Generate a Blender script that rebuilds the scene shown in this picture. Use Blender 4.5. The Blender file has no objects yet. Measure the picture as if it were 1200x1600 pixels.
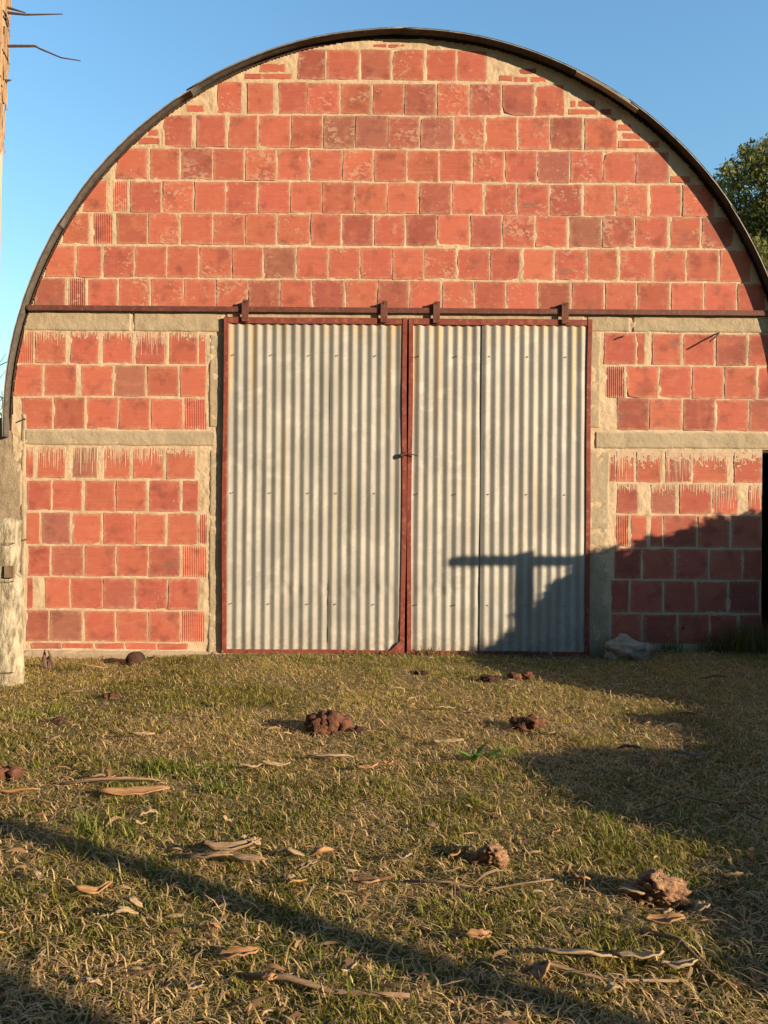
import bpy, math, random
import numpy as np
from mathutils import Vector, Matrix
R = math.radians
random.seed(7)
rng = np.random.default_rng(11)
sc = bpy.context.scene
COL = sc.collection

# ---------------------------------------------------------------- camera, sky, sun, exposure
F_PX, PXM = 1200.0, 195.0            # focal length in photo pixels; pixels per metre on the facade
DIST = F_PX / PXM                    # camera to facade
CAM_Z = 1.138
ROLL = R(0.43)
cam = bpy.data.cameras.new('camera'); camo = bpy.data.objects.new('camera', cam); COL.objects.link(camo)
cam.sensor_fit = 'VERTICAL'; cam.sensor_height = 24.0; cam.lens = 24.0 * F_PX / 1600.0
cam.clip_start = 0.05; cam.clip_end = 2000
camo.location = (0, -DIST, CAM_Z); camo.rotation_euler = (R(90), -ROLL, 0)
sc.camera = camo

SUN_A, SUN_E = R(29), R(15)          # angle from the facade plane (to the right, in front), elevation
CA, SA, CE, SE = math.cos(SUN_A), math.sin(SUN_A), math.cos(SUN_E), math.sin(SUN_E)
SUN = Vector((CA*CE, -SA*CE, SE))
world = bpy.data.worlds.new('World'); sc.world = world; world.use_nodes = True
wn = world.node_tree
sky = wn.nodes.new('ShaderNodeTexSky'); sky.sky_type = 'NISHITA'; sky.sun_disc = False
sky.sun_elevation = SUN_E; sky.sun_rotation = R(90) + SUN_A
sky.altitude = 0; sky.air_density = 2.0; sky.dust_density = 0.0; sky.ozone_density = 6.6
wn.links.new(sky.outputs[0], wn.nodes['Background'].inputs[0])
wn.nodes['Background'].inputs[1].default_value = 0.15
sl = bpy.data.lights.new('sun', 'SUN'); sl.energy = 5.0; sl.angle = R(0.5); sl.color = (1.0, 0.77, 0.50)
slo = bpy.data.objects.new('sun', sl); COL.objects.link(slo)
slo.rotation_euler = SUN.to_track_quat('Z', 'Y').to_euler()
sc.view_settings.view_transform = 'Standard'; sc.view_settings.look = 'None'
sc.view_settings.gamma = 1.0; sc.view_settings.use_curve_mapping = False
sc.view_settings.exposure = 1.0
sc.render.engine = 'CYCLES'
sc.cycles.use_denoising = True
sc.cycles.max_bounces = 6

# ---------------------------------------------------------------- helpers
def un(x, y):                         # undo the camera roll
    return x + (y-800)*math.sin(ROLL), y - (x-600)*math.sin(ROLL)
def wall(x, y, off=0.0):              # photo pixel -> X, Z on the plane off metres in front of the facade
    x, y = un(x, y); k = (DIST-off)/F_PX
    return (x-600)*k, CAM_Z + (800-y)*k
def ground(x, y, z=0.0):              # photo pixel -> X, Y on flat ground
    x, y = un(x, y); d = (CAM_Z-z)*F_PX/(y-800)
    return (x-600)*d/F_PX, d-DIST

def lattice(shape, seed):
    return np.random.default_rng(seed).random(shape)
def vnoise(x, y, s, seed=0, octs=3):
    """smooth value noise in 0..1, s cells per metre"""
    L = lattice((256, 256), seed); out = 0; amp = 1; tot = 0
    for o in range(octs):
        X = np.asarray(x)*s*(2**o)+17.3*o; Y = np.asarray(y)*s*(2**o)+5.1*o
        i = np.floor(X).astype(int); j = np.floor(Y).astype(int); u = X-i; v = Y-j
        u = u*u*(3-2*u); v = v*v*(3-2*v)
        a = L[i % 256, j % 256]; b = L[(i+1) % 256, j % 256]; c = L[i % 256, (j+1) % 256]; d = L[(i+1) % 256, (j+1) % 256]
        out = out + amp*((a*(1-u)+b*u)*(1-v)+(c*(1-u)+d*u)*v); tot += amp; amp *= .5
    return out/tot
def sstep(a, b, x):
    t = np.clip((np.asarray(x, float)-a)/(b-a), 0, 1); return t*t*(3-2*t)

def link(o, parent=None):
    COL.objects.link(o)
    if parent is not None: o.parent = parent
    return o
def mesh_obj(name, verts, faces, mat=None, parent=None, smooth=False, loc=None):
    me = bpy.data.meshes.new(name)
    me.from_pydata([tuple(v) for v in verts], [], [tuple(f) for f in faces]); me.update()
    if smooth: me.polygons.foreach_set('use_smooth', [True]*len(me.polygons))
    if mat: me.materials.append(mat)
    o = bpy.data.objects.new(name, me); link(o, parent)
    if loc is not None: o.location = loc
    return o
def np_obj(name, V, tris, mat=None, parent=None, col=None, smooth=False):
    me = bpy.data.meshes.new(name); V = np.asarray(V, np.float32); tris = np.asarray(tris, np.int32)
    n = tris.shape[1]
    me.vertices.add(len(V)); me.vertices.foreach_set('co', V.ravel())
    me.loops.add(tris.size); me.loops.foreach_set('vertex_index', tris.ravel())
    me.polygons.add(len(tris)); me.polygons.foreach_set('loop_start', np.arange(0, tris.size, n, dtype=np.int32))
    me.polygons.foreach_set('loop_total', np.full(len(tris), n, np.int32))
    if smooth: me.polygons.foreach_set('use_smooth', np.ones(len(tris), bool))
    me.update(calc_edges=True); me.validate()
    if col is not None:
        a = me.color_attributes.new('tint', 'FLOAT_COLOR', 'POINT')
        c = np.ones((len(V), 4), np.float32); c[:, :3] = col; a.data.foreach_set('color', c.ravel())
    if mat: me.materials.append(mat)
    return link(bpy.data.objects.new(name, me), parent)
def tag(o, label, cat, group=None):
    o['label'] = label; o['category'] = cat
    if group: o['group'] = group
    return o
def thing(name, label, cat, loc=(0, 0, 0), group=None):
    o = bpy.data.objects.new(name, None); link(o); o.location = loc; o.empty_display_size = .1
    return tag(o, label, cat, group)
class MB:
    def __init__(s): s.v = []; s.f = []
    def add(s, v, f):
        k = len(s.v); s.v += [tuple(p) for p in v]; s.f += [tuple(i+k for i in q) for q in f]; return s
    def box(s, x0, x1, y0, y1, z0, z1):
        return s.add([(x, y, z) for x in (x0, x1) for y in (y0, y1) for z in (z0, z1)],
                     [(0, 1, 3, 2), (4, 6, 7, 5), (0, 4, 5, 1), (2, 3, 7, 6), (0, 2, 6, 4), (1, 5, 7, 3)])
    def tube(s, pts, rad, n=8, cap=True, jit=0, rnd=random):
        pts = [Vector(p) for p in pts]; rad = rad if hasattr(rad, '__len__') else [rad]*len(pts)
        k = len(s.v)
        for i, p in enumerate(pts):
            d = (pts[min(i+1, len(pts)-1)]-pts[max(i-1, 0)]).normalized()
            a = d.orthogonal().normalized() if abs(d.z) > .9 else d.cross(Vector((0, 0, 1))).normalized()
            if abs(d.z) > .9: a = (Vector((1, 0, 0)) - d*d.x).normalized()
            b = d.cross(a)
            for j in range(n):
                t = 2*math.pi*j/n; r = rad[i]*(1+jit*(rnd.random()-.5))
                s.v.append(tuple(p+a*math.cos(t)*r+b*math.sin(t)*r))
        for i in range(len(pts)-1):
            for j in range(n):
                q = (j+1) % n
                s.f.append((k+i*n+j, k+i*n+q, k+(i+1)*n+q, k+(i+1)*n+j))
        if cap:
            s.f.append(tuple(k+j for j in reversed(range(n)))); s.f.append(tuple(k+(len(pts)-1)*n+j for j in range(n)))
        return s
    def build(s, name, mat=None, parent=None, smooth=False, loc=None, bevel=0):
        o = mesh_obj(name, s.v, s.f, mat, parent, smooth, loc)
        if bevel:
            m = o.modifiers.new('bevel', 'BEVEL'); m.width = bevel; m.segments = 2; m.limit_method = 'ANGLE'
        return o

# ---------------------------------------------------------------- materials
class NT:
    def __init__(s, name):
        s.m = bpy.data.materials.new(name); s.m.use_nodes = True; s.t = s.m.node_tree
        s.b = s.t.nodes['Principled BSDF']; s.b.inputs['Specular IOR Level'].default_value = .25
    def n(s, typ, ins=None, **kw):
        nd = s.t.nodes.new('ShaderNode'+typ)
        for k, v in kw.items(): setattr(nd, k, v)
        for k, v in (ins or {}).items(): s.set(nd.inputs[k], v)
        return nd
    def set(s, sock, v):
        if isinstance(v, bpy.types.NodeSocket): s.t.links.new(v, sock)
        elif isinstance(v, bpy.types.Node): s.t.links.new(v.outputs[0], sock)
        else:
            if isinstance(v, tuple) and len(v) == 3 and sock.type == 'RGBA': v = (*v, 1)
            sock.default_value = v
    def noise(s, vec, scale, detail=3, rough=.55, dist=0):
        return s.n('TexNoise', {'Vector': vec, 'Scale': scale, 'Detail': detail, 'Roughness': rough, 'Distortion': dist}).outputs[0]
    def ramp(s, f, a, b):
        return s.n('MapRange', {0: f, 1: a, 2: b, 3: 0., 4: 1.}, interpolation_type='SMOOTHSTEP').outputs[0]
    def mix(s, f, a, b, mode='MIX'):
        nd = s.n('Mix', data_type='RGBA', blend_type=mode)
        s.set(nd.inputs[0], f); s.set(nd.inputs[6], a); s.set(nd.inputs[7], b); return nd.outputs[2]
    def math(s, op, a, b=0., c=0.):
        return s.n('Math', {0: a, 1: b, 2: c}, operation=op).outputs[0]
    def scale(s, vec, v):
        return s.n('VectorMath', {0: vec, 1: v}, operation='MULTIPLY').outputs[0]
    def addv(s, a, b): return s.n('VectorMath', {0: a, 1: b}, operation='ADD').outputs[0]
    def obj(s): return s.n('TexCoord').outputs['Object']
    def bump(s, h, strength, dist=.004):
        nd = s.n('Bump', {'Strength': strength, 'Distance': dist, 'Height': h}); s.set(s.b.inputs['Normal'], nd.outputs[0]); return nd
    def out(s, col, rough=.9, metal=0.):
        s.set(s.b.inputs['Base Color'], col); s.set(s.b.inputs['Roughness'], rough); s.set(s.b.inputs['Metallic'], metal); return s.m

def brick_mat(name, drips=0.0):
    g = NT(name); oi = g.n('ObjectInfo'); P = g.obj()
    rv = g.n('CombineXYZ', {0: g.math('MULTIPLY', oi.outputs['Random'], 37.), 1: g.math('MULTIPLY', oi.outputs['Random'], 91.), 2: g.math('MULTIPLY', oi.outputs['Random'], 53.)})
    V = g.addv(P, rv.outputs[0])
    c = oi.outputs['Color']
    big = g.noise(V, 7, 3, .6)
    c = g.mix(g.math('MULTIPLY', g.ramp(big, .5, .72), .55), c, (.17, .055, .045))
    c = g.mix(g.math('MULTIPLY', g.ramp(g.noise(V, 10, 2), .52, .75), .35), c, (.54, .19, .11))
    lines = g.noise(g.scale(V, (5., 5., 260.)), 1., 2, .6)
    c = g.mix(g.math('MULTIPLY', g.ramp(lines, .52, .75), .42), c, (.22, .07, .055))
    soot = g.math('MULTIPLY', g.ramp(g.noise(g.scale(V, (4., 4., 7.)), 1., 3, .6, .5), .56, .72), g.ramp(oi.outputs['Random'], .55, 1.))
    c = g.mix(g.math('MULTIPLY', soot, .7), c, (.20, .13, .105))
    pit = g.ramp(g.noise(V, 95, 3, .6), .64, .72)
    c = g.mix(g.math('MULTIPLY', pit, .45), c, (.18, .055, .045))
    c = g.mix(g.math('MULTIPLY', g.ramp(lines, .45, .2), .18), c, (.62, .28, .18))
    # mortar film and splashes thrown on the face; amount in the object colour's alpha
    sp = g.noise(g.scale(V, (24., 24., 34.)), 1., 4, .62, .4)
    th = g.math('SUBTRACT', .72, g.math('MULTIPLY', oi.outputs['Alpha'], .24))
    spm = g.ramp(sp, th, g.math('ADD', th, .06))
    spm = g.math('MULTIPLY', spm, g.ramp(g.noise(V, 6.5, 2, .5), .42, .62))
    c = g.mix(g.math('MULTIPLY', spm, .52), c, (.56, .36, .26))
    film = g.ramp(g.noise(V, 4.5, 3, .5), .62, .8)
    c = g.mix(g.math('MULTIPLY', g.math('MULTIPLY', film, oi.outputs['Alpha']), .4), c, (.50, .34, .25))
    gs = g.n('SeparateXYZ', {0: g.n('TexCoord').outputs['Generated']}); ex = g.math('MINIMUM', gs.outputs[0], g.math('SUBTRACT', 1., gs.outputs[0])); ez = g.math('MINIMUM', gs.outputs[2], g.math('SUBTRACT', 1., gs.outputs[2]))
    ed = g.math('ADD', g.math('MINIMUM', ex, ez), g.math('MULTIPLY', g.math('SUBTRACT', g.noise(V, 30, 3, .6), .5), .34))
    c = g.mix(g.math('MULTIPLY', g.ramp(ed, .13, -.02), .36), c, (.55, .40, .29))
    ch = g.ramp(g.noise(g.scale(V, (9., 9., 15.)), 1., 5, .75, .3), .50, .68)
    c = g.mix(g.math('MULTIPLY', ch, .12), c, (.62, .38, .28))
    h = g.math('ADD', g.math('MULTIPLY', lines, .6), g.math('ADD', g.math('MULTIPLY', g.noise(V, 120, 3), .5), spm))
    if drips:
        z = g.n('SeparateXYZ', {0: P}).outputs[2]; x = g.n('SeparateXYZ', {0: V}).outputs[0]
        def runs(fr, zf, off):
            return g.noise(g.n('CombineXYZ', {0: g.math('ADD', g.math('MULTIPLY', x, fr), off), 2: g.math('MULTIPLY', z, zf)}).outputs[0], 1., 1, .4)
        zr = g.math('DIVIDE', g.math('SUBTRACT', .12, z), .24)                 # 0 at the top of the brick, 1 at its foot
        la = g.ramp(runs(150., 2.5, 0.), .46, .62); lb = g.ramp(runs(75., 1.5, 40.), .50, .60)
        lim = g.math('MULTIPLY', g.ramp(runs(95., 0., 90.), .30, .70), g.math('MULTIPLY', drips, g.math('ADD', .35, g.math('MULTIPLY', oi.outputs['Random'], 1.3))))   # how far down each run reaches
        reach = g.ramp(g.math('SUBTRACT', lim, zr), -.03, .03)
        dm = g.math('MULTIPLY', g.math('MAXIMUM', la, lb), reach)
        patch = g.math('MULTIPLY', g.ramp(g.math('ADD', g.noise(V, 26, 3, .6), g.math('MULTIPLY', g.math('SUBTRACT', drips*.45, zr), .5)), .60, .68), 1.)
        dm = g.math('MAXIMUM', dm, patch)
        c = g.mix(g.math('MULTIPLY', dm, .85), c, (.55, .44, .32)); h = g.math('ADD', h, g.math('MULTIPLY', dm, 1.5))
    g.bump(g.math('SUBTRACT', h, pit), .7, .003)
    return g.out(c, .92)
M = {}
M['brick'] = brick_mat('brick'); M['brick_drip'] = brick_mat('brick_drip', .6); M['brick_drip_heavy'] = brick_mat('brick_drip_heavy', 1.15)

def cement(name, a, b, dark, scale=1., streak=0., grain=.6):
    g = NT(name); P = g.obj()
    c = g.mix(g.ramp(g.noise(P, 5*scale, 5, .6), .35, .7), a, b)
    c = g.mix(g.math('MULTIPLY', g.ramp(g.noise(P, 16*scale, 4, .65), .56, .75), .55), c, dark)
    if streak:
        st = g.noise(g.scale(P, (16., 16., 1.6)), 1., 4, .6)
        c = g.mix(g.math('MULTIPLY', g.ramp(st, .52, .72), streak), c, dark)
    f = g.noise(P, 170, 4, .7); m = g.noise(P, 38, 4, .6)
    c = g.mix(g.math('MULTIPLY', g.ramp(f, .55, .8), .25), c, dark)
    g.bump(g.math('ADD', f, g.math('MULTIPLY', m, 1.6)), grain, .005)
    return g.out(c, .95)
M['mortar'] = cement('mortar', (.62, .485, .345), (.50, .385, .26), (.33, .26, .18))
M['concrete'] = cement('concrete', (.44, .36, .255), (.37, .305, .215), (.23, .19, .14), 1., .25)
M['concrete_plinth'] = cement('concrete_plinth', (.42, .34, .25), (.36, .28, .20), (.20, .15, .11))
M['old_render'] = cement('old_render', (.40, .32, .225), (.31, .245, .175), (.17, .135, .10), .8, .6, 1.)

def paint(name, a, b, worn):
    g = NT(name); P = g.obj()
    c = g.mix(g.ramp(g.noise(P, 9, 4), .35, .7), a, b)
    c = g.mix(g.math('MULTIPLY', g.ramp(g.noise(P, 30, 4, .65), .52, .66), .75), c, worn)
    c = g.mix(g.math('MULTIPLY', g.ramp(g.noise(P, 55, 4, .7), .58, .68), .6), c, (.09, .035, .025))
    g.bump(g.noise(P, 90, 4), .25, .002)
    return g.out(c, .62)
M['red_paint'] = paint('red_paint', (.235, .062, .045), (.175, .042, .033), (.33, .125, .085))
M['brown_paint'] = paint('brown_paint', (.145, .058, .045), (.11, .04, .032), (.22, .10, .07))

def zinc(name):
    g = NT(name); P = g.obj(); S = g.n('SeparateXYZ', {0: P})
    c = g.mix(g.ramp(g.noise(P, 2.2, 4, .6), .35, .65), (.37, .365, .345), (.29, .29, .28))
    c = g.mix(g.math('MULTIPLY', g.ramp(g.noise(P, 70, 3, .7), .48, .68), .35), c, (.46, .45, .42))
    c = g.mix(g.math('MULTIPLY', g.ramp(g.noise(P, 3.1, 5, .7, .6), .52, .62), .55), c, (.46, .45, .42))
    c = g.mix(g.math('MULTIPLY', g.ramp(g.noise(g.scale(P, (13.15, 1., 1.2)), 1., 3), .5, .7), .45), c, (.25, .235, .21))
    xr = g.n('CombineXYZ', {0: g.math('MULTIPLY', S.outputs[0], 11.), 2: g.math('MULTIPLY', S.outputs[2], .5)})
    rust = g.ramp(g.noise(xr.outputs[0], 1., 2, .5), .57, .70)
    rust = g.math('MULTIPLY', rust, g.ramp(S.outputs[2], .2, 2.5))
    c = g.mix(g.math('MULTIPLY', rust, .62), c, (.42, .29, .12))
    mud = g.math('MULTIPLY', g.ramp(S.outputs[2], .34, .0), g.ramp(g.noise(P, 26, 5, .7), .40, .66))
    c = g.mix(g.math('MULTIPLY', mud, .55), c, (.26, .19, .125))
    top = g.math('MULTIPLY', g.ramp(S.outputs[2], 2.45, 2.62), g.ramp(g.noise(g.scale(P, (26., 1., 2.)), 1., 2), .45, .62))
    c = g.mix(g.math('MULTIPLY', top, .5), c, (.45, .30, .12))
    g.bump(g.noise(P, 60, 3), .12, .002)
    return g.out(c, g.math('ADD', .5, g.math('MULTIPLY', g.noise(P, 6), .2)), .08)
M['zinc'] = zinc('zinc')
def old_zinc():
    g = NT('roof_zinc'); P = g.obj()
    c = g.mix(g.ramp(g.noise(P, 14, 4, .65), .35, .7), (.27, .26, .24), (.15, .15, .145))
    c = g.mix(g.ramp(g.noise(P, 60, 3), .6, .7), c, (.12, .09, .07))
    g.bump(g.noise(P, 50, 3), .3, .004); return g.out(c, .7, .15)
M['roof'] = old_zinc()
def plain(name, a, b, sc_=20, rough=.9, bs=.5, stretch=None, metal=0., dist=.004):
    g = NT(name); P = g.obj(); Q = g.scale(P, stretch) if stretch else P
    c = g.mix(g.ramp(g.noise(Q, sc_, 5, .65), .35, .68), a, b)
    g.bump(g.noise(Q, sc_*2.2, 5, .7), bs, dist); return g.out(c, rough, metal)
M['dark_iron'] = plain('dark_iron', (.045, .025, .02), (.10, .05, .035), 40, .7, .3)
M['wire'] = plain('wire', (.10, .075, .06), (.18, .13, .10), 60, .6, .2)
M['roof_under'] = plain('shaded_underside', (.10, .095, .09), (.065, .055, .05), 20)  # shade under the overhang painted in as a darker colour
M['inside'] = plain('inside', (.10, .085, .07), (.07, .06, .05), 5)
M['dung_red'] = plain('dung_red', (.22, .10, .062), (.10, .045, .03), 28, .95, 1., None, 0, .02)
M['dung_pale'] = plain('dung_pale', (.50, .31, .19), (.28, .155, .09), 34, .95, 1., None, 0, .02)
M['dung_dark'] = plain('dung_dark', (.09, .045, .035), (.05, .026, .022), 28, .95, 1., None, 0, .02)
M['stone'] = plain('stone', (.44, .35, .27), (.28, .22, .165), 14, .9, .8, None, 0, .01)
M['bark_tan'] = plain('bark_tan', (.44, .25, .12), (.29, .155, .08), 10, .85, .6, (1, 14, 14))
M['bark_grey'] = plain('bark_grey', (.31, .215, .135), (.18, .12, .08), 10, .9, .6, (1, 14, 14))
M['bark_pale'] = plain('bark_pale', (.43, .32, .205), (.30, .21, .125), 10, .9, .6, (1, 14, 14))
M['post'] = plain('post_wood', (.46, .42, .32), (.16, .125, .09), 9, .95, 1.1, (2.6, 2.6, .9), 0, .015)
M['old_wood'] = plain('old_wood', (.26, .19, .13), (.15, .105, .07), 8, .95, .7, (3, 3, .5))
M['euc_smooth'] = plain('smooth_bark', (.60, .44, .30), (.46, .30, .19), 3, .8, .5, (1.6, 1.6, .5), 0, .01)
M['euc_rough'] = plain('peeling_bark', (.44, .30, .18), (.24, .15, .09), 4, .9, 1., (4, 4, .5), 0, .03)
M['dry_twig'] = plain('dry_twig', (.16, .10, .07), (.10, .065, .05), 20)
def leafy(name, trans=.35, rough=.6):
    g = NT(name); a = g.n('VertexColor', layer_name='tint').outputs[0]
    g.out(a, rough); tr = g.n('BsdfTranslucent', {'Color': g.mix(.35, a, (.30, .30, .05))})
    ms = g.n('MixShader', {0: trans}); g.t.links.new(g.b.outputs[0], ms.inputs[1]); g.t.links.new(tr.outputs[0], ms.inputs[2])
    g.t.links.new(ms.outputs[0], g.t.nodes['Material Output'].inputs[0]); return g.m
M['grass'] = leafy('grass', .40, .55); M['foliage'] = leafy('foliage', .25, .5)
def soil():
    g = NT('soil'); P = g.obj()
    c = g.mix(g.ramp(g.noise(P, 3, 5, .65), .35, .7), (.20, .15, .075), (.14, .13, .045))
    c = g.mix(g.math('MULTIPLY', g.ramp(g.noise(P, 55, 5, .7), .48, .7), .7), c, (.36, .27, .14))
    c = g.mix(g.math('MULTIPLY', g.ramp(g.noise(P, 24, 4, .7), .58, .7), .7), c, (.075, .05, .032))
    g.bump(g.noise(P, 60, 5, .7), 1., .02); return g.out(c, 1.)
M['soil'] = soil()

# ---------------------------------------------------------------- ground
def gz(x, y):
    x = np.asarray(x, float); y = np.asarray(y, float)
    h = (vnoise(x+40, y+40, .9, 3, 3)-.5)*.05 + (vnoise(x+9, y+30, 5, 4, 2)-.5)*.018
    h = h*sstep(-.0, -.5, y)*.9 + .0
    h = h - .045*sstep(-1.2, -2.0, x)*sstep(-5, -1., y)
    h = h + .05*sstep(1.75, 2.3, x)*sstep(-2.4, -.4, y)
    near = sstep(40, 6, np.hypot(x, y+3)); return h*near
def axis(lo, hi, step):
    core = list(np.arange(lo, hi+1e-6, step)); d = step; a = hi; up = []
    while a < 600: d *= 1.35; a += d; up.append(a)
    d = step; a = lo; dn = []
    while a > -600: d *= 1.35; a -= d; dn.append(a)
    return np.array(dn[::-1]+core+up)
gx = axis(-6, 6, .06); gy = axis(-8, 1, .06)
GX, GY = np.meshgrid(gx, gy, indexing='ij')
V = np.stack([GX, GY, gz(GX, GY)], -1).reshape(-1, 3)
ii, jj = np.meshgrid(np.arange(len(gx)-1), np.arange(len(gy)-1), indexing='ij'); W = len(gy)
Q = np.stack([ii*W+jj, (ii+1)*W+jj, (ii+1)*W+jj+1, ii*W+jj+1], -1).reshape(-1, 4)
go = np_obj('ground', V, Q, M['soil'], smooth=True); go['kind'] = 'structure'

# ---------------------------------------------------------------- barn
RC = (0.126, 1.823); R_IN, R_OUT = 3.118, 3.145      # arch centre X, Z and radii
LEFT_E, RIGHT_E = wall(36, 850)[0], wall(1191, 760)[0]
DX0, DX1 = wall(350, 750)[0]+.02, wall(921, 750)[0]-.03; DZ1 = wall(600, 505)[1]
barn = thing('barn', 'red hollow-brick barn with a half-round zinc roof and corrugated sliding doors', 'barn')

# brick rows: (y0, y1, reference x, spans, drip)   pixel extents read off the photograph
ROWS = [
 (78, 125, 600, [(466,509),(511,560),(564,610),(614,662),(667,712),(715,760)], 0),
 (131, 179, 600, [(340,377),(387,427),(436,480),(481,530),(533,579),(583,631),(633,681),(684,732),(735,782),(785,834),(837,881)], 0),
 (182, 232, 600, [(255,300),(308,352),(357,402),(405,453),(455,503),(506,554),(556,606),(607,655),(657,707),(710,756),(759,807),(810,858),(861,909),(914,963)], 0),
 (235, 283, 600, [(182,230),(235,280),(283,332),(334,381),(384,431),(434,481),(485,534),(536,582),(585,635),(637,685),(687,736),(740,787),(790,838),(840,889),(892,941),(943,992),(994,1044)], 0),
 (286, 334, 600, [(130,167),(178,199,'v'),(204,251),(255,302),(305,352),(354,401),(405,452),(455,503),(504,553),(555,604),(606,653),(656,704),(707,754),(758,806),(809,857),(860,908),(913,960),(963,1011),(1015,1063),(1067,1116)], 0),
 (336, 384, 600, [(98,139),(146,175,'v'),(183,230),(233,279),(283,332),(334,382),(384,431),(434,484),(486,532),(535,582),(585,632),(635,682),(684,733),(736,783),(786,834),(837,885),(890,939),(942,990),(993,1042),(1048,1093),(1097,1146)], 0),
 (388, 436, 600, [(72,117),(121,158),(163,209),(212,260),(262,310),(313,362),(364,410),(413,461),(464,512),(514,562),(564,612),(614,662),(664,712),(715,765),(767,812),(817,864),(868,916),(919,965),(969,1018),(1021,1070),(1073,1121),(1125,1172)], 0),
 (439, 486, 600, [(55,102),(108,133,'v'),(138,183),(186,233),(237,286),(288,337),(339,387),(389,437),(439,486),(489,537),(541,589),(591,638),(641,688),(692,740),(742,789),(792,839),(842,890),(894,943),(946,994),(997,1045),(1049,1098),(1101,1149),(1153,1196)], 0),
 (519, 568, 170, [(25,52,'v'),(57,103),(111,154),(161,207),(213,257),(265,308),(311,321)], 1),
 (571, 619, 170, [(23,66),(70,119),(128,176),(179,227),(231,278),(282,322)], 0),
 (622, 670, 170, [(35,82),(85,132),(136,184),(187,234),(237,285),(288,322,'v')], 0),
 (700, 747, 170, [(41,52),(59,102),(115,152),(163,203),(209,255),(261,305)], 1),
 (751, 798, 170, [(43,80),(82,128),(133,179),(182,228),(234,281),(286,310)], 0),
 (802, 850, 170, [(42,62),(66,109),(114,158),(162,210),(213,258),(263,309),(311,323,'v')], 0),
 (853, 900, 170, [(45,78),(82,130),(133,180),(183,231),(233,281),(285,322,'v')], 0),
 (903, 951, 170, [(43,51),(71,109),(111,160),(162,210),(213,261),(264,310)], 0),
 (954, 1002, 170, [(42,76),(79,128),(133,180),(183,231),(233,281),(283,319,'v')], 0),
 (1005, 1014, 170, [(49,96),(98,146),(150,194),(197,245),(247,294)], 0),
 (522, 570, 1060, [(944,993),(995,1007),(1019,1063),(1068,1115),(1119,1165),(1170,1214)], 0),
 (573, 622, 1060, [(947,975,'v'),(979,1028),(1031,1079),(1082,1129),(1133,1181),(1185,1216)], 0),
 (624, 672, 1060, [(964,1013),(1015,1064),(1068,1116),(1119,1168),(1171,1214)], 0),
 (705, 753, 1060, [(950,961),(963,991),(995,1032),(1040,1079),(1083,1136),(1147,1190)], 2),
 (757, 803, 1060, [(964,996),(1017,1055),(1062,1111),(1114,1152),(1169,1190)], 1),
 (806, 855, 1060, [(961,981,'v'),(986,1010),(1017,1034),(1037,1088),(1091,1139),(1144,1190)], 0),
 (858, 905, 1060, [(960,1001),(1004,1053),(1057,1106),(1109,1159),(1161,1190)], 0),
 (908, 957, 1060, [(955,982),(985,1034),(1038,1086),(1089,1136),(1139,1186)], 0),
 (960, 1006, 1060, [(955,1002),(1005,1057),(1060,1107),(1109,1152),(1155,1190)], 0),
 # cut brick pieces packed into the ends of the courses under the arch
 (102, 114, 600, [(406,446)], 0), (117, 125, 600, [(383,409),(411,456),(780,800)], 0), (69, 74, 600, [(583,604),(607,632)], 0),
 (118, 127, 600, [(803,824),(829,853)], 0), (105, 114, 600, [(811,838)], 0),
 (168, 177, 600, [(293,318),(888,934),(938,955)], 0), (155, 165, 600, [(892,899),(902,930)], 0),
 (193, 202, 600, [(966,986)], 0), (206, 215, 600, [(231,248),(972,1000)], 0), (218, 228, 600, [(217,250),(966,1013),(1016,1030)], 0),
 (272, 281, 600, [(1048,1078)], 0),
]
BR = []                                  # X0, X1, Z0, Z1, vertical ribs?, drip, row
for ri, (y0, y1, xr, spans, drip) in enumerate(ROWS):
    for s in spans:
        yc = (y0+y1)/2; dy = (xr-600)*math.sin(ROLL)
        z1 = CAM_Z+(800-(y0-dy))/PXM; z0 = CAM_Z+(800-(y1-dy))/PXM
        sh = (yc-800)*math.sin(ROLL)
        x0 = (s[0]+sh-600)/PXM; x1 = (s[1]+sh-600)/PXM
        BR.append((x0, x1, z0+random.uniform(-.004, .004), z1+random.uniform(-.004, .004), len(s) > 2, drip, ri))

# mortar face: a fine relief of joints and smears, the bricks sit in it
CELL = .0095
nx = int(6.3/CELL); nz = int(5.0/CELL); X0, Z0 = -3.12, -.06
xs = X0+np.arange(nx)*CELL; zs = Z0+np.arange(nz)*CELL
HX, HZ = np.meshgrid(xs, zs, indexing='ij')
n1 = vnoise(HX+20, HZ+20, 14, 21, 3); n2 = vnoise(HX+20, HZ+20, 60, 22, 2); n3 = vnoise(HX+7, HZ+3, 4, 23, 2)
sd = np.full(HX.shape, 1e3)              # distance outside the nearest brick (negative inside)
for (x0, x1, z0, z1, vr, dr, ri) in BR:
    a = max(0, int((x0-X0-.12)/CELL)); b = min(nx, int((x1-X0+.12)/CELL)); c = max(0, int((z0-Z0-.12)/CELL)); d = min(nz, int((z1-Z0+.12)/CELL))
    dx = np.maximum(x0-HX[a:b, c:d], HX[a:b, c:d]-x1); dz = np.maximum(z0-HZ[a:b, c:d], HZ[a:b, c:d]-z1)
    o = np.hypot(np.maximum(dx, 0), np.maximum(dz, 0))+np.minimum(np.maximum(dx, dz), 0)
    sd[a:b, c:d] = np.minimum(sd[a:b, c:d], o)
fill = sstep(.012, .05, sd)              # wide plastered patches are rougher
hgt = (.0017+.0050*(n1-.5)+.0034*(n2-.5)) + fill*(.009*(n1-.5)+.004*(n3-.3))
smear = .0085*(n1-.52)+.010*(n3-.62)
ins = np.minimum(sd, 0)
hgt = np.where(sd < 0, hgt+smear*np.exp(ins/.022)+ins*(.12+.30*n2), hgt)
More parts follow.
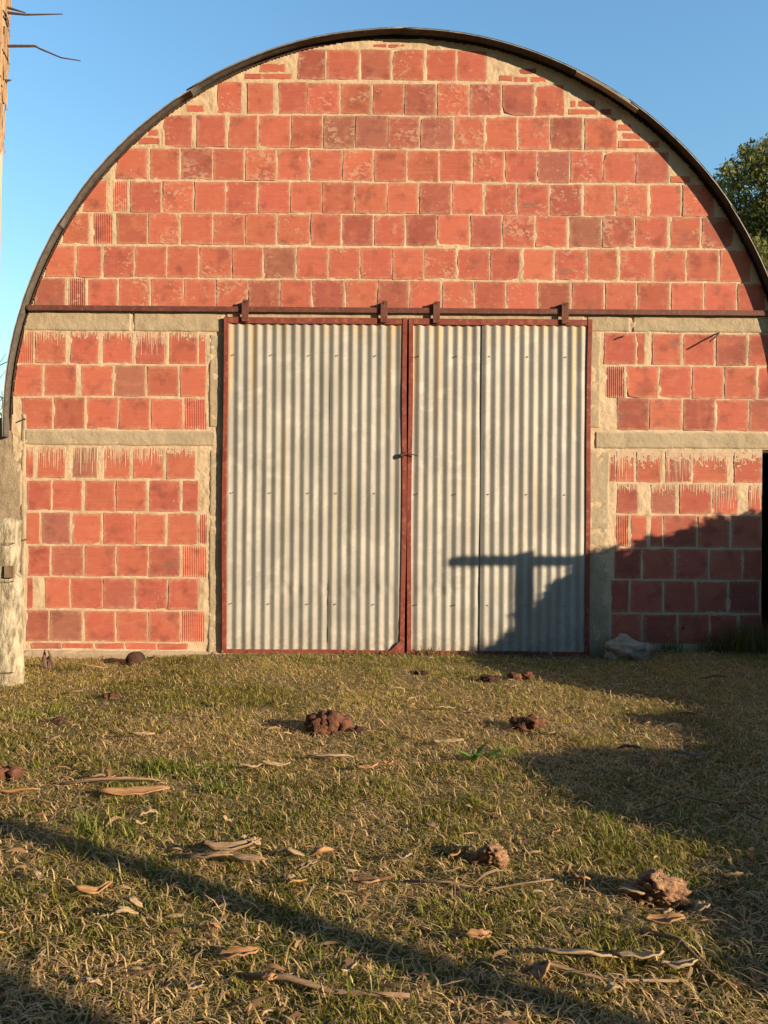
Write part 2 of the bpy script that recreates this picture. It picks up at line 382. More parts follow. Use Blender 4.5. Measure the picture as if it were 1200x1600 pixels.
hgt = np.maximum(hgt, -.014)
inarch = ((HX-RC[0])**2+(HZ-RC[1])**2 < (R_IN-.004)**2) | ((HZ < RC[1]) & (HX > LEFT_E) & (HX < RC[0]+R_IN-.004))
indoor = (HX > DX0) & (HX < DX1) & (HZ < DZ1)
inhole = (HX > RIGHT_E) & (HZ < wall(1190, 704)[1])
ok = inarch & ~indoor & ~inhole & (sd > -.035)
cell = ok[:-1, :-1] & ok[1:, :-1] & ok[1:, 1:] & ok[:-1, 1:]
idx = np.arange(nx*nz).reshape(nx, nz)
q = np.stack([idx[:-1, :-1], idx[1:, :-1], idx[1:, 1:], idx[:-1, 1:]], -1)[cell]
used, inv = np.unique(q, return_inverse=True)
VV = np.stack([HX.ravel(), -hgt.ravel(), HZ.ravel()], -1)[used]
wallo = np_obj('facade_wall', VV, inv.reshape(q.shape), M['mortar'], barn, smooth=True)

# bricks
def arch_pull(x, z, marg=.012):
    dx, dz = x-RC[0], z-RC[1]; r = math.hypot(dx, dz)
    if dz > 0 and r > R_IN-marg: k = (R_IN-marg)/r; return RC[0]+dx*k, RC[1]+dz*k
    return x, z
def brick(x0, x1, z0, z1, ribs, drip, ri):
    cx, cz = (x0+x1)/2, (z0+z1)/2; w, h = (x1-x0)/2, (z1-z0)/2
    proud = random.uniform(.0018, .0046); tilt = random.uniform(-.012, .012); tz = random.uniform(-.010, .010)
    j = min(.0035, w*.15, h*.15); cr = min(random.uniform(.002, .006), w*.3, h*.3)
    per = []
    for (ax, az, bx, bz) in ((-w, -h, w, -h), (w, -h, w, h), (w, h, -w, h), (-w, h, -w, -h)):
        L = math.hypot(bx-ax, bz-az)
        for t in (cr/L, .36, .68, 1-cr/L):
            per.append((ax+(bx-ax)*t+random.uniform(-j, j), az+(bz-az)*t+random.uniform(-j, j)))
    if random.random() < .05 and w > .1:      # a knocked corner
        k = random.choice((0, 4, 8, 12)); s = random.uniform(.82, .93)
        per[k] = (per[k][0]*s, per[k][1]*s); per[k-1] = (per[k-1][0]*s, per[k-1][1]*s)
    pts = []
    for (px, pz) in per:
        ax, az = arch_pull(cx+px, cz+pz); pts.append((ax-cx, az-cz))
    n = len(pts)
    v = [(p[0]*1.0+math.copysign(.003, p[0]), .012, p[1]+math.copysign(.003, p[1])) for p in pts]
    if not ribs:
        v += [(p[0], -proud+p[0]*tilt+p[1]*tz, p[1]) for p in pts]
        f = [(i, (i+1) % n, n+(i+1) % n, n+i) for i in range(n)]+[tuple(range(n, 2*n))]
    else:                                  # cut block shown with its extruded ribs upright
        k = max(3, int(2*w/.0145)); v = []; f = []
        for i in range(2*k+1):
            x = -w+2*w*i/(2*k); y = -proud+(.0028 if i % 2 else 0); 
            for z in (-h, h):
                a = arch_pull(cx+x, cz+z); v.append((a[0]-cx, y, a[1]-cz)); v.append((a[0]-cx, .012, a[1]-cz))
            if i:
                b = 4*i; a_ = b-4
                f += [(a_, b, b+2, a_+2), (a_+1, b+1, b, a_), (a_+2, b+2, b+3, a_+3)]
        f += [(0, 2, 3, 1), (8*k, 8*k+1, 8*k+3, 8*k+2)]
    mt = M['brick'] if not drip else (M['brick_drip'] if drip == 1 else M['brick_drip_heavy'])
    o = mesh_obj('brick', v, f, mt, wallo, loc=(cx, 0, cz))
    u = random.random()
    if u < .58: c = (.47, .135, .092)
    elif u < .82: c = (.42, .118, .084)
    elif u < .96: c = (.345, .105, .08)
    else: c = (.33, .125, .095)
    k = random.uniform(.9, 1.1); g_ = random.uniform(.93, 1.08)
    hi = 1.0 if ri < 8 else .35           # the gable is more splashed than the panels
    o.color = (c[0]*k, c[1]*k*g_, c[2]*k, random.choice((.1, .3, .5, .8, 1.0))*hi)
for b in BR: brick(*b)

# wall core behind the relief: two piers and the gable, leaving the doorway open
def prism(poly, y0, y1, name, mat, parent):
    n = len(poly); v = [(x, y0, z) for x, z in poly]+[(x, y1, z) for x, z in poly]
    f = [tuple(range(n)), tuple(range(2*n-1, n-1, -1))]+[(i, n+i, n+(i+1) % n, (i+1) % n) for i in range(n)]
    return mesh_obj(name, v, f, mat, parent)
zsp = DZ1+.002
aL = math.acos((-(math.sqrt((R_IN-.01)**2-(zsp-RC[1])**2)))/(R_IN-.01)); aR = math.pi-aL
arc = [(RC[0]+(R_IN-.01)*math.cos(t), RC[1]+(R_IN-.01)*math.sin(t)) for t in np.linspace(aR, aL, 60)]
prism(arc, .013, .25, 'wall_core', M['mortar'], barn)
def pier(xi, sgn):
    pts = [(xi, -.1), (xi, zsp-.004)]
    ts = np.linspace(aR, 0, 12) if sgn > 0 else np.linspace(aL, math.pi, 12)
    for t in ts: pts.append((RC[0]+(R_IN-.01)*math.cos(t), min(zsp-.004, RC[1]+(R_IN-.01)*math.sin(t))))
    e = RIGHT_E if sgn > 0 else LEFT_E
    zt = wall(1190, 704)[1] if sgn > 0 else 1.85
    pts += [(pts[-1][0], zt), (e, zt), (e, -.1)]
    return prism(pts, .013, .25, 'wall_core', M['mortar'], barn)
pier(DX0, -1); pier(DX1, 1)
# side walls, back wall and floor of the shed
m = MB().box(-2.98, -2.78, .25, 9.0, -.1, 1.93); m.build('side_wall', M['old_render'], barn)
m = MB().box(RC[0]+2.75, RC[0]+2.95, .25, 9.0, -.1, 1.93); m.build('side_wall', M['old_render'], barn)
bk = [(RC[0]+(R_IN-.01)*math.cos(t), RC[1]+(R_IN-.01)*math.sin(t)) for t in np.linspace(0, math.pi, 40)]
prism(bk+[(RC[0]-R_IN+.05, -.1), (RC[0]+R_IN-.05, -.1)], 8.75, 8.98, 'back_wall', M['old_render'], barn)

# concrete frame: lintel pieces, tie beams, door piers - slightly proud, hand-finished edges
def slab(name, x0, x1, z0, z1, proud, mat, parent, seed, edge=.006, arch=False, thick=.01, cell=.012):
    ni = max(4, int((x1-x0)/cell)); nj = max(4, int((z1-z0)/cell))
    U, W_ = np.meshgrid(np.linspace(0, 1, ni), np.linspace(0, 1, nj), indexing='ij')
    e0 = (vnoise(U*(x1-x0)+seed, seed+0*U, 9, seed, 3)-.5)*2*edge; e1 = (vnoise(U*(x1-x0)+seed, seed+9+0*U, 9, seed+1, 3)-.5)*2*edge
    f0 = (vnoise(W_*(z1-z0)+seed, seed+3+0*U, 9, seed+2, 3)-.5)*2*edge; f1 = (vnoise(W_*(z1-z0)+seed, seed+5+0*U, 9, seed+3, 3)-.5)*2*edge
    X = x0+f0+(x1+f1-x0-f0)*U; Z = z0+e0+(z1+e1-z0-e0)*W_
    if arch:
        r = np.hypot(X-RC[0], Z-RC[1]); k = np.where((Z > RC[1]) & (r > R_IN-.006), (R_IN-.006)/r, 1); X = RC[0]+(X-RC[0])*k; Z = RC[1]+(Z-RC[1])*k
    rim = np.minimum(np.minimum(U*(x1-x0), (1-U)*(x1-x0)), np.minimum(W_*(z1-z0), (1-W_)*(z1-z0)))
    Y = -proud*sstep(-.004, .012, rim)-(vnoise(X+seed, Z+seed, 10, seed+7, 3)-.5)*.009-(vnoise(X+seed, Z, 45, seed+8, 2)-.5)*.003
    Y = np.where(rim <= 1e-6, thick, Y)
    Vv = np.stack([X, Y, Z], -1).reshape(-1, 3)
    i, j = np.meshgrid(np.arange(ni-1), np.arange(nj-1), indexing='ij')
    q = np.stack([i*nj+j, (i+1)*nj+j, (i+1)*nj+j+1, i*nj+j+1], -1).reshape(-1, 4)
    return np_obj(name, Vv, q, mat, parent, smooth=True)
def zz(y, x): return wall(x, y)[1]
zt = zz(489, 600)+.012
for k, (xa, xb, ya, yb, xr) in enumerate([(34, 206.6, 490, 519, 170), (207.6, 351, 490, 519, 170), (915, 986, 491, 521, 1060), (987, 1213, 491, 521, 1060)]):
    z1_ = zz(ya, xr)+.02 if k < 2 else zz(ya, xr)+.02
    slab('lintel_beam', wall(xa, 505)[0], wall(xb, 505)[0], zz(yb, xr), z1_, .008, M['concrete'], barn, 30+k*11, .003, arch=True)
slab('lintel_beam', wall(352, 500)[0], wall(914, 500)[0], DZ1-.02, zz(488, 600)+.02, .010, M['concrete'], barn, 91)
slab('tie_beam', wall(38, 684)[0], wall(338, 684)[0], zz(698, 170), zz(671, 170), .008, M['concrete'], barn, 131)
slab('tie_beam', wall(928, 688)[0], wall(1214, 688)[0], zz(703, 1060), zz(674, 1060), .008, M['concrete'], barn, 151)
slab('door_pier', wall(325, 600)[0], DX0-.001, zz(668, 170), zz(521, 170), .0055, M['concrete'], barn, 171, .007)
slab('door_pier', wall(325, 850)[0], DX0-.001, -.07, zz(700, 170), .0055, M['concrete'], barn, 191, .009)
slab('door_pier', DX1+.001, wall(940, 600)[0], zz(672, 1060), zz(523, 1060), .0055, M['concrete'], barn, 211, .009)
slab('door_pier', DX1+.001, wall(953, 850)[0], -.05, zz(705, 1060), .0055, M['concrete'], barn, 231, .012)
slab('corner_pier', LEFT_E-.03, wall(42, 850)[0], -.07, zz(645, 36), .004, M['concrete'], barn, 251, .008)
slab('plinth', LEFT_E+.02, DX0+.02, -.12, zz(1016, 170), .05, M['concrete_plinth'], barn, 271, .008, thick=.012)
slab('plinth', DX1, RIGHT_E+.02, -.12, zz(1024, 1060), .008, M['concrete_plinth'], barn, 291, .008, thick=.012)
MB().box(DX0-.02, DX1+.02, -.03, .3, -.12, .012).build('threshold', M['concrete_plinth'], barn)

# roof: curved corrugated sheets, edges lapped; front lip a hand's breadth proud of the wall
def roof_sheet(t0, t1, dr, y0, y1):
    ny = int((y1-y0)/.019)+1; nt_ = max(8, int((t1-t0)/.035))
    vo = []; T = np.linspace(t0, t1, nt_); Y = np.linspace(y0, y1, ny)
    TT, YY = np.meshgrid(T, Y, indexing='ij')
    rr = R_OUT-.004+dr+.004*np.sin(2*np.pi*YY/.076+1.2)+.004*(vnoise(TT*3+5, YY*.8+5, 2, 61, 2)-.5)*2
    top = np.stack([RC[0]+rr*np.cos(TT), YY+0.010*(vnoise(TT*3+1, 0*TT, 2, 62, 2)-.5), RC[1]+rr*np.sin(TT)], -1).reshape(-1, 3)
    r2 = rr-.012; bot = np.stack([RC[0]+r2*np.cos(TT), YY+0.010*(vnoise(TT*3+1, 0*TT, 2, 62, 2)-.5), RC[1]+r2*np.sin(TT)], -1).reshape(-1, 3)
    i, j = np.meshgrid(np.arange(nt_-1), np.arange(ny-1), indexing='ij'); a = i*ny+j
    q = np.stack([a, a+1, a+ny+1, a+ny], -1).reshape(-1, 4); K = nt_*ny
    qs = [q[:, ::-1], q+K]
    e = np.arange(nt_-1)*ny; qs.append(np.stack([e, e+ny, e+ny+K, e+K], -1)); e = e+ny-1; qs.append(np.stack([e, e+K, e+ny+K, e+ny], -1))
    e = np.arange(ny-1); qs.append(np.stack([e, e+K, e+1+K, e+1], -1)); e = e+(nt_-1)*ny; qs.append(np.stack([e, e+1, e+1+K, e+K], -1))
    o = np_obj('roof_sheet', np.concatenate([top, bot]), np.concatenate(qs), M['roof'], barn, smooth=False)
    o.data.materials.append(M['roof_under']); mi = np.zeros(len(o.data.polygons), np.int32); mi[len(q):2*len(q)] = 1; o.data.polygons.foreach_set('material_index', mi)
    return o
OH = .088
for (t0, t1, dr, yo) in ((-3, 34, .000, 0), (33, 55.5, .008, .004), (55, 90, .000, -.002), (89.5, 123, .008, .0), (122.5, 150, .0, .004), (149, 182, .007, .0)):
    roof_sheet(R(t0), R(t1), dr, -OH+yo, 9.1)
# arched steel rib under the sheet edge, and the loosened flashing strip on the right shoulder
def arc_bar(name, t0, t1, r0, r1, y0, y1, mat, n=64):
    T = np.linspace(R(t0), R(t1), n); mb = MB(); vs = []; fs = []
    for t in T:
        for (r, y) in ((r0, y0), (r1, y0), (r1, y1), (r0, y1)): vs.append((RC[0]+r*math.cos(t), y, RC[1]+r*math.sin(t)))
    for i in range(n-1):
        for k in range(4): a = 4*i+k; b = 4*i+(k+1) % 4; fs.append((a, b, b+4, a+4))
    fs += [(0, 1, 2, 3), (4*n-1, 4*n-2, 4*n-3, 4*n-4)]
    mb.add(vs, fs); return mb.build(name, mat, barn)
arc_bar('edge_rib', -1, 181, R_OUT-.030, R_OUT-.0205, -.004, .02, M['dark_iron'], 90)
arc_bar('flashing_strip', 53.5, 64, R_OUT-.028, R_OUT-.0215, -OH-.006, -.035, M['zinc'], 14)

# sliding rail
rz = zz(486.5, 600); RY = -.026
mb = MB().box(wall(46, 483)[0], 3.6, RY-.010, RY+.008, rz-.022, rz+.022)
rail = mb.build('door_rail', M['brown_paint'], barn, bevel=.004)
for px in (90, 250, 480, 780, 1000, 1160):
    x = wall(px, 487)[0]; MB().box(x-.02, x+.02, RY+.0085, .01, rz-.012, rz+.012).build('rail_bracket', M['brown_paint'], rail)
MB().tube([(wall(46, 483)[0]-.004, RY, rz), (wall(46, 483)[0]+.012, RY, rz)], .026, 10).build('end_stop', M['dark_iron'], rail)

# sliding doors
def door(px0, px1, seams, hangers, wob):
    off = .024
    x0, x1 = wall(px0, 760, off)[0], wall(px1, 760, off)[0]; z0, z1 = .006, wall(600, 497.5, off)[1]
    d = bpy.data.objects.new('sliding_door', None); link(d, barn); d.location = ((x0+x1)/2, -off, 0)
    hx = (x1-x0)/2; fw = .036
    def bar(xa, xb, za, zb, bow=0, seed=1):
        n = 14; vs = []; fs = []; vert = (zb-za) > (xb-xa)
        for i in range(n+1):
            t = i/n; b = bow*math.sin(t*math.pi)+.003*math.sin(t*9+seed)
            sec = ((-.0135, 0), (-.0135, 1), (.010, 1), (.010, 0))
            for (y, s) in sec:
                vs.append((xa+(xb-xa)*s+b, y, za+(zb-za)*t) if vert else (xa+(xb-xa)*t, y, za+(zb-za)*s+b*.5))
        for i in range(n):
            for k in range(4): a = 4*i+k; c = 4*i+(k+1) % 4; fs.append((a, c, c+4, a+4))
        fs += [(0, 1, 2, 3), (4*n+3, 4*n+2, 4*n+1, 4*n)]
        return MB().add(vs, fs).build('frame_bar', M['red_paint'], d, bevel=.002)
    bar(-hx, -hx+fw, z0, z1, wob[0], 1); bar(hx-fw, hx, z0, z1, wob[1], 4)
    bar(-hx+fw+.001, hx-fw-.001, z1-.05, z1, 0, 2); bar(-hx+fw+.001, hx-fw-.001, z0, z0+.03, 0, 3)
    bar(-hx+fw+.001, hx-fw-.001, 1.27, 1.30, 0, 5).location.y = .026
    edges = [x0+fw*.5]+[wall(s, 760, off)[0] for s in seams]+[x1-fw*.5]
    for k in range(len(edges)-1):
        xa, xb = edges[k]-(.03 if k else 0), edges[k+1]
        nxx = int((xb-xa)/.0063); nzz = 90
        XX, ZZ = np.meshgrid(np.linspace(xa, xb, nxx), np.linspace(z0+.012, z1-.018, nzz), indexing='ij')
        ph_ = 2*np.pi*(XX+.012)/.0760+.35*(vnoise(XX*2+k, ZZ*.6, 1, 70, 2)-.5)
        wav = .0054*np.arcsin(.94*np.sin(ph_))/math.asin(.94)
        dent = (vnoise(XX+k*5, ZZ+3, 1.6, 71, 2)-.5)*.010
        low = sstep(.95, .25, ZZ); dent = dent+low*(vnoise(XX*1.2+k, ZZ*1.6+9, 5, 72, 3)-.5)*.012
        zc = wall(600, 922, off)[1]+(vnoise(XX+3, 0*XX, 4, 73, 2)-.5)*.06
        crease = np.exp(-((ZZ-zc)/.012)**2)*sstep(.35, .65, vnoise(XX+8, 0*XX+k, 2, 74, 2))*.010
        Yv = wav+dent*.85-crease*.55*np.sin(XX*61+2)-((.007 if px0 > 600 else .0012) if k == 1 else 0)
        Yv = np.clip(Yv, -.0185, .014)
        P = np.stack([XX-d.location.x, Yv, ZZ], -1).reshape(-1, 3)
        i, j = np.meshgrid(np.arange(nxx-1), np.arange(nzz-1), indexing='ij'); a = i*nzz+j
        np_obj('corrugated_sheet', P, np.stack([a, a+nzz, a+nzz+1, a+1], -1).reshape(-1, 4), M['zinc'], d, smooth=True)
        for zc_ in (z1-.30, 1.285, .40):          # roofing nails along the cross bar and edges
            for xx in np.arange(xa+.06, xb-.03, .304):
                MB().tube([(xx-d.location.x, -.015, zc_), (xx-d.location.x, -.004, zc_)], .0045, 7).build('nail', M['dark_iron'], d)
    for hp in hangers:
        x = wall(hp, 487, .05)[0]-d.location.x
        zt_, zb_ = wall(600, 470, .05)[1], wall(600, 504, .05)[1]
        h = MB().box(x-.027, x+.027, -.030, -.024, zb_, zt_-.012); h.box(x-.018, x+.027, -.0305, -.0235, zt_-.012, zt_)
        h.box(x-.0265, x+.0265, -.024, -.0140, zb_+.004, zb_+.030)
        ho = h.build('hanger', M['brown_paint'], d, bevel=.0015)
        MB().tube([(x-.002, -.023, rz+.047), (x-.002, .010, rz+.047)], [.022, .025], 18).build('wheel', M['dark_iron'], d)
        MB().tube([(x, -.034, rz+.050), (x, -.022, rz+.050)], .006, 6).build('bolt', M['dark_iron'], d)
    return d
dl = door(348.5, 634, (520,), (383, 600), (-.004, .004))
dr_ = door(637, 923, (757,), (682, 883), (-.003, -.006))
# latch: a padlock hanging by a twist of wire through both stiles
lx, lz = wall(628, 711, .05); lx -= dl.location.x
mb = MB().box(lx-.014, lx+.014, -.036, -.014, lz-.016, lz+.014)
lock = mb.build('padlock', M['dark_iron'], dl, bevel=.004)
pts = [(lx, -.026, lz+.012), (lx+.008, -.032, lz+.022), (lx+.03, -.034, lz+.014), (lx+.05, -.03, lz+.008), (lx+.075, -.03, lz+.006), (lx+.105, -.034, lz), (lx+.125, -.03, lz-.006)]
MB().tube(pts, .0045, 6).build('wire_twist', M['dark_iron'], dl)
# rust-torn corner of the left leaf
cx_, cz_ = hx_ = (wall(622, 1010, .07)[0]-dl.location.x, .03)
mesh_obj('torn_corner', [(cx_-.10, -.015, .012), (cx_+.02, -.020, .012), (cx_+.02, -.016, .11), (cx_-.02, -.024, .075), (cx_-.05, -.022, .045)], [(0, 1, 2, 3, 4)], M['red_paint'], dl)

# stub of reinforcing rod bent out of the wall
bx, bz = wall(1122, 521)
MB().tube([(bx+.012, .01, bz+.004), (bx, -.02, bz), (bx-.04, -.055, bz-.035), (bx-.10, -.085, bz-.085)], .0065, 6).build('rebar_stub', M['dark_iron'], barn)
for (px, py) in ((41, 843), (40, 655), (973, 526), (1067, 980)):
    x, z = wall(px, py); MB().tube([(x, .01, z), (x, -.028, z), (x-.012, -.036, z-.01)], .006, 6).build('wall_hook', M['dark_iron'], barn)

# lean-to on the right: dark open bay beyond the end of the facade
lt = MB(); zo = wall(1190, 704)[1]
lt.box(4.5, 4.65, .02, 3.4, -.1, 2.0); lt.box(RIGHT_E+.02, 4.65, 3.4, 3.5, -.1, 2.0)
lt.box(RIGHT_E+.03, RIGHT_E+.05, .26, 3.4, -.1, 1.9)
lean = thing('lean_to', 'dark open-fronted lean-to against the end of the brick barn', 'lean-to', (RIGHT_E, 0, 0))
o = lt.build('wall', M['inside'], lean); o.matrix_parent_inverse = Matrix.Translation((-RIGHT_E, 0, 0))
o = MB().box(RC[0]+R_IN+.03, 4.7, -.02, .2, zo, zo+.16).build('beam', M['concrete'], lean); o.matrix_parent_inverse = Matrix.Translation((-RIGHT_E, 0, 0))
o = MB().box(RC[0]+R_IN+.06, 4.75, -.05, 3.55, 2.02, 2.06).build('roof', M['roof'], lean); o.matrix_parent_inverse = Matrix.Translation((-RIGHT_E, 0, 0))

# ---------------------------------------------------------------- old rendered wall at the left
lw_x1 = LEFT_E-.012; ztop = wall(15, 652)[1]
nI, nJ = 110, 120
U, W_ = np.meshgrid(np.linspace(-4.6, lw_x1, nI), np.linspace(-.15, 1, nJ), indexing='ij')
topz = ztop-.05*sstep(lw_x1-.12, lw_x1-.4, U)+(vnoise(U+9, 0*U, 4, 81, 3)-.5)*.07
Zq = np.where(W_ < 0, W_, W_*topz); Yq = -.004-(vnoise(U+4, Zq+4, 3, 82, 4)-.5)*.036-(vnoise(U, Zq, 30, 83, 2)-.5)*.006
fr = np.stack([U, Yq, Zq], -1).reshape(-1, 3); bkv = np.stack([U, np.full_like(U, .27), Zq], -1).reshape(-1, 3)
i, j = np.meshgrid(np.arange(nI-1), np.arange(nJ-1), indexing='ij'); a = i*nJ+j; K = nI*nJ
qs = [np.stack([a, a+nJ, a+nJ+1, a+1], -1).reshape(-1, 4)]; qs.append(qs[0][:, ::-1]+K)
e = np.arange(nI-1)*nJ+nJ-1; qs.append(np.stack([e, e+nJ, e+nJ+K, e+K], -1)); e = np.arange(nJ-1)+(nI-1)*nJ; qs.append(np.stack([e, e+K, e+1+K, e+1], -1))
lw = np_obj('yard_wall', np.concatenate([fr, bkv]), np.concatenate(qs), M['old_render'], smooth=True)
tag(lw, 'rough grey-brown rendered low wall adjoining the brick barn behind the fence post', 'wall')

# ---------------------------------------------------------------- split fence post and its wires
px_, py_ = ground(8, 1069, -.04); pd = py_+DIST; k = pd/F_PX
post = thing('fence_post', 'weathered pale split-wood fence post crusted with lichen', 'post', (px_, py_, -.05))
def zpost(y): return CAM_Z+(800-y)*k+.05
pv = []; pf = []; hs = np.linspace(0, zpost(815), 26); nP = 18
for i, h in enumerate(hs):
    for j in range(nP):
        t = 2*math.pi*j/nP; wv = .115+.012*math.sin(3*t+h*3)+.010*math.sin(7*t+1)
        cut = 1.0
        x = wv*math.cos(t); y = .085*math.sin(t)
        lim = .125-.018*math.sin(h*4)-(.055 if h > zpost(905) else 0)
        x = min(x, lim)+random.uniform(-.004, .004); y += random.uniform(-.004, .004)
        pv.append((x, y, h+(random.uniform(-.03, .02) if i == len(hs)-1 else 0)))
for i in range(len(hs)-1):
    for j in range(nP): q_ = (j+1) % nP; pf.append((i*nP+j, i*nP+q_, (i+1)*nP+q_, (i+1)*nP+j))
pf.append(tuple((len(hs)-1)*nP+j for j in range(nP)))
mesh_obj('trunk', pv, pf, M['post'], post, True)
x_ = (20-8)*k; MB().box(x_-.015, x_+.045, -.098, -.07, zpost(905), zpost(887)).build('chock', M['old_wood'], post)
for (ya, xb, yb) in ((852, 41, 843), (910, 30, 910), (1050, 40, 1048)):
    wx, wz = wall(xb, yb)
    A = (px_-1.2, py_-.3, CAM_Z+(800-ya)*k+.02); B = (px_+.10, py_-.10, CAM_Z+(800-ya)*k); C = (wx, -.025, wz)
    w = MB().tube([A, ((A[0]+B[0])/2, (A[1]+B[1])/2, (A[2]+B[2])/2-.01), B, ((B[0]+C[0])/2, (B[1]+C[1])/2-.005, (B[2]+C[2])/2-.012), C], .0028, 5).build('fence_wire', M['wire'])
    tag(w, {852: 'top rusty wire strained from the fence post to an iron hook', 910: 'middle rusty wire strained across the fence post', 1050: 'lowest rusty wire strained across the fence post'}[ya], 'wire', 'wires of the fence')

# ---------------------------------------------------------------- trees
def leaf_cloud(centres, radii, n, size, cols, seed, squash=1., droop=.5):
    r = np.random.default_rng(seed); centres = np.asarray(centres); radii = np.asarray(radii)
    w = radii**2; pick = r.choice(len(centres), n, p=w/w.sum())
    d = r.normal(size=(n, 3)); d /= np.linalg.norm(d, axis=1)[:, None]; rad = r.random(n)**.45
    p = centres[pick]+d*rad[:, None]*radii[pick][:, None]*np.array([1, 1, squash])
    return leaves(p, size, cols, r, droop, pick)
def leaves(p, size, cols, r, droop=.5, pick=None):
    n = len(p); ax = r.normal(size=(n, 3)); ax[:, 2] -= droop*1.5; ax /= np.linalg.norm(ax, axis=1)[:, None]
    sd_ = np.cross(ax, r.normal(size=(n, 3))); sd_ /= np.linalg.norm(sd_, axis=1)[:, None]
    L = size*(.6+.8*r.random(n))[:, None]; Wd = L*(.28+.15*r.random(n))[:, None]
    nm = np.cross(ax, sd_)*L*.12
    V = np.stack([p, p+ax*L*.45+sd_*Wd*.5+nm, p+ax*L, p+ax*L*.45-sd_*Wd*.5+nm], 1).reshape(-1, 3)
    q = np.arange(4*n).reshape(n, 4); cols = np.asarray(cols)
    ci = cols[r.integers(0, len(cols), n)]*(.7+.6*r.random(n))[:, None]
    if pick is not None:
        cl = np.random.default_rng(5).random(int(pick.max())+1); ci = ci*(.75+.5*cl[pick])[:, None]
    return V, q, np.repeat(ci, 4, 0)
GREEN = [(.065, .085, .022), (.085, .10, .026), (.045, .065, .022), (.11, .11, .035)]
# tree behind the barn on the right
TD = 24.0
def far(px, py, y): d = y+DIST; x, yy = un(px, py); return ((x-600)*d/F_PX, y, CAM_Z+(800-yy)*d/F_PX)
bt = far(1215, 700, TD); tree = thing('tree', 'leafy green tree rising behind the right shoulder of the barn roof', 'tree', (bt[0], TD, 0))
cs = []; rs = []; rr_ = random.Random(4)
for (px, py, rp) in ((1150, 290, 40), (1190, 262, 45), (1130, 320, 30), (1165, 345, 50), (1195, 330, 55), (1185, 395, 55), (1230, 250, 60), (1235, 330, 70), (1165, 400, 42), (1200, 450, 55), (1240, 420, 70), (1290, 300, 80), (1290, 400, 80), (1220, 500, 60), (1112, 292, 14), (1140, 262, 14), (1172, 238, 18), (1198, 222, 16), (1340, 350, 70), (1270, 240, 50)):
    for q_ in range(2):
        c = far(px+rr_.uniform(-8, 8), py+rr_.uniform(-8, 8), TD+rr_.uniform(-2, 2)); cs.append((c[0]-bt[0], c[1]-TD, c[2])); rs.append(rp*(TD+DIST)/F_PX*rr_.uniform(.6, .95))
V, q, c = leaf_cloud(cs, rs, 34000, .20, [(.12, .14, .035), (.16, .165, .04), (.08, .105, .035), (.19, .18, .055)], 9, 1., .6)
np_obj('crown', V, q, M['foliage'], tree, c)
tm = MB().tube([(0, 0, -.1), (.1, 0, 2), (0, .1, 4.5), (.3, 0, 7), (.2, 0, 9.5)], [.34, .28, .22, .16, .06], 10)
for i in range(8, len(cs), 4):
    c = cs[i]; tm.tube([(.1, 0, max(3, c[2]-3.0)), (c[0]*.5, c[1]*.5, c[2]-1.2), c], [.09, .06, .02], 6)
tm.build('trunk', M['old_wood'], tree, True)

# gum tree beside the barn at the left: smooth trunk, sleeve of peeling bark above
LD = 3.2; dpt = LD+DIST; kk = dpt/F_PX
gum = thing('gum_tree', 'tall gum tree trunk with peeling tan bark at the left of the barn', 'tree', (far(-30, 900, LD)[0], LD, 0))
gx0 = gum.location.x
def edge_x(px): return (px-600)*kk-gx0
zs_ = lambda y: CAM_Z+(800-y)*kk
tr = MB().tube([(edge_x(-60), 0, -.1), (edge_x(-45), 0, 1.0), (edge_x(-44), 0, zs_(640)), (edge_x(-36), 0, zs_(440)), (edge_x(-32), 0, zs_(240)), (edge_x(-25), 0, zs_(-40)), (edge_x(-10), .1, zs_(-300)), (edge_x(30), .3, zs_(-700))],
               [.34, .27, .235, .23, .225, .21, .18, .08], 20, jit=.03)
for (a_, b_, c_) in ((.8, .6, 11.5), (-1.8, .4, 11.8), (.3, -1.2, 12.4)):
    tr.tube([(edge_x(-10), .1, zs_(-300)-.4), (a_*.5, b_*.5, 10.5), (a_, b_, c_)], [.10, .07, .03], 8)
tr.build('trunk', M['euc_smooth'], gum, True)
bs = MB(); rb = random.Random(3)            # ragged plates of hanging bark
for i in range(190):
    t = rb.uniform(-.3, 3.4)-math.pi*.98; z1_ = zs_(rb.uniform(-60, 215)); L = rb.uniform(.5, 1.3); z0_ = max(zs_(rb.uniform(236, 250)) if rb.random() < .9 else zs_(400), z1_-L)
    fx = lambda z: edge_x(-35)+(z-zs_(240))*.045; w_ = rb.uniform(.025, .07); vs = []
    rad0 = .225; n_ = 5
    for s in range(n_+1):
        z = z1_+(z0_-z1_)*s/n_; lift = .012+.03*(s/n_)**2*rb.random()+.008*rb.random()
        for dd in (-.5, 0, .5):
            a_ = t+dd*w_/rad0; r_ = rad0+lift*(1+.3*abs(dd))
            vs.append((fx(z)+r_*math.cos(a_), r_*math.sin(a_), z+rb.uniform(-.02, .02)))
    bs.add(vs, [(3*s+c_, 3*s+c_+1, 3*s+c_+4, 3*s+c_+3) for s in range(n_) for c_ in (0, 1)])
bo = bs.build('peeling_bark', M['euc_rough'], gum)
so = bo.modifiers.new('solid', 'SOLIDIFY'); so.thickness = .006; so.offset = -1
for pts in ([(12, 20), (40, 23), (98, 22)], [(12, 12), (40, 20)], [(12, 72), (55, 72), (62, 76), (95, 90), (126, 95)], [(10, 126), (18, 125)]):
    P3 = [far(a_, b_, LD-.12) for a_, b_ in pts]; n_ = len(P3)
    MB().tube([(p[0]-gx0, p[1]-LD, p[2]) for p in P3], [.018-.012*i/(n_-1) for i in range(n_)], 5).build('twig', M['dry_twig'], gum)
cs = []; rs = []; rb = random.Random(78)
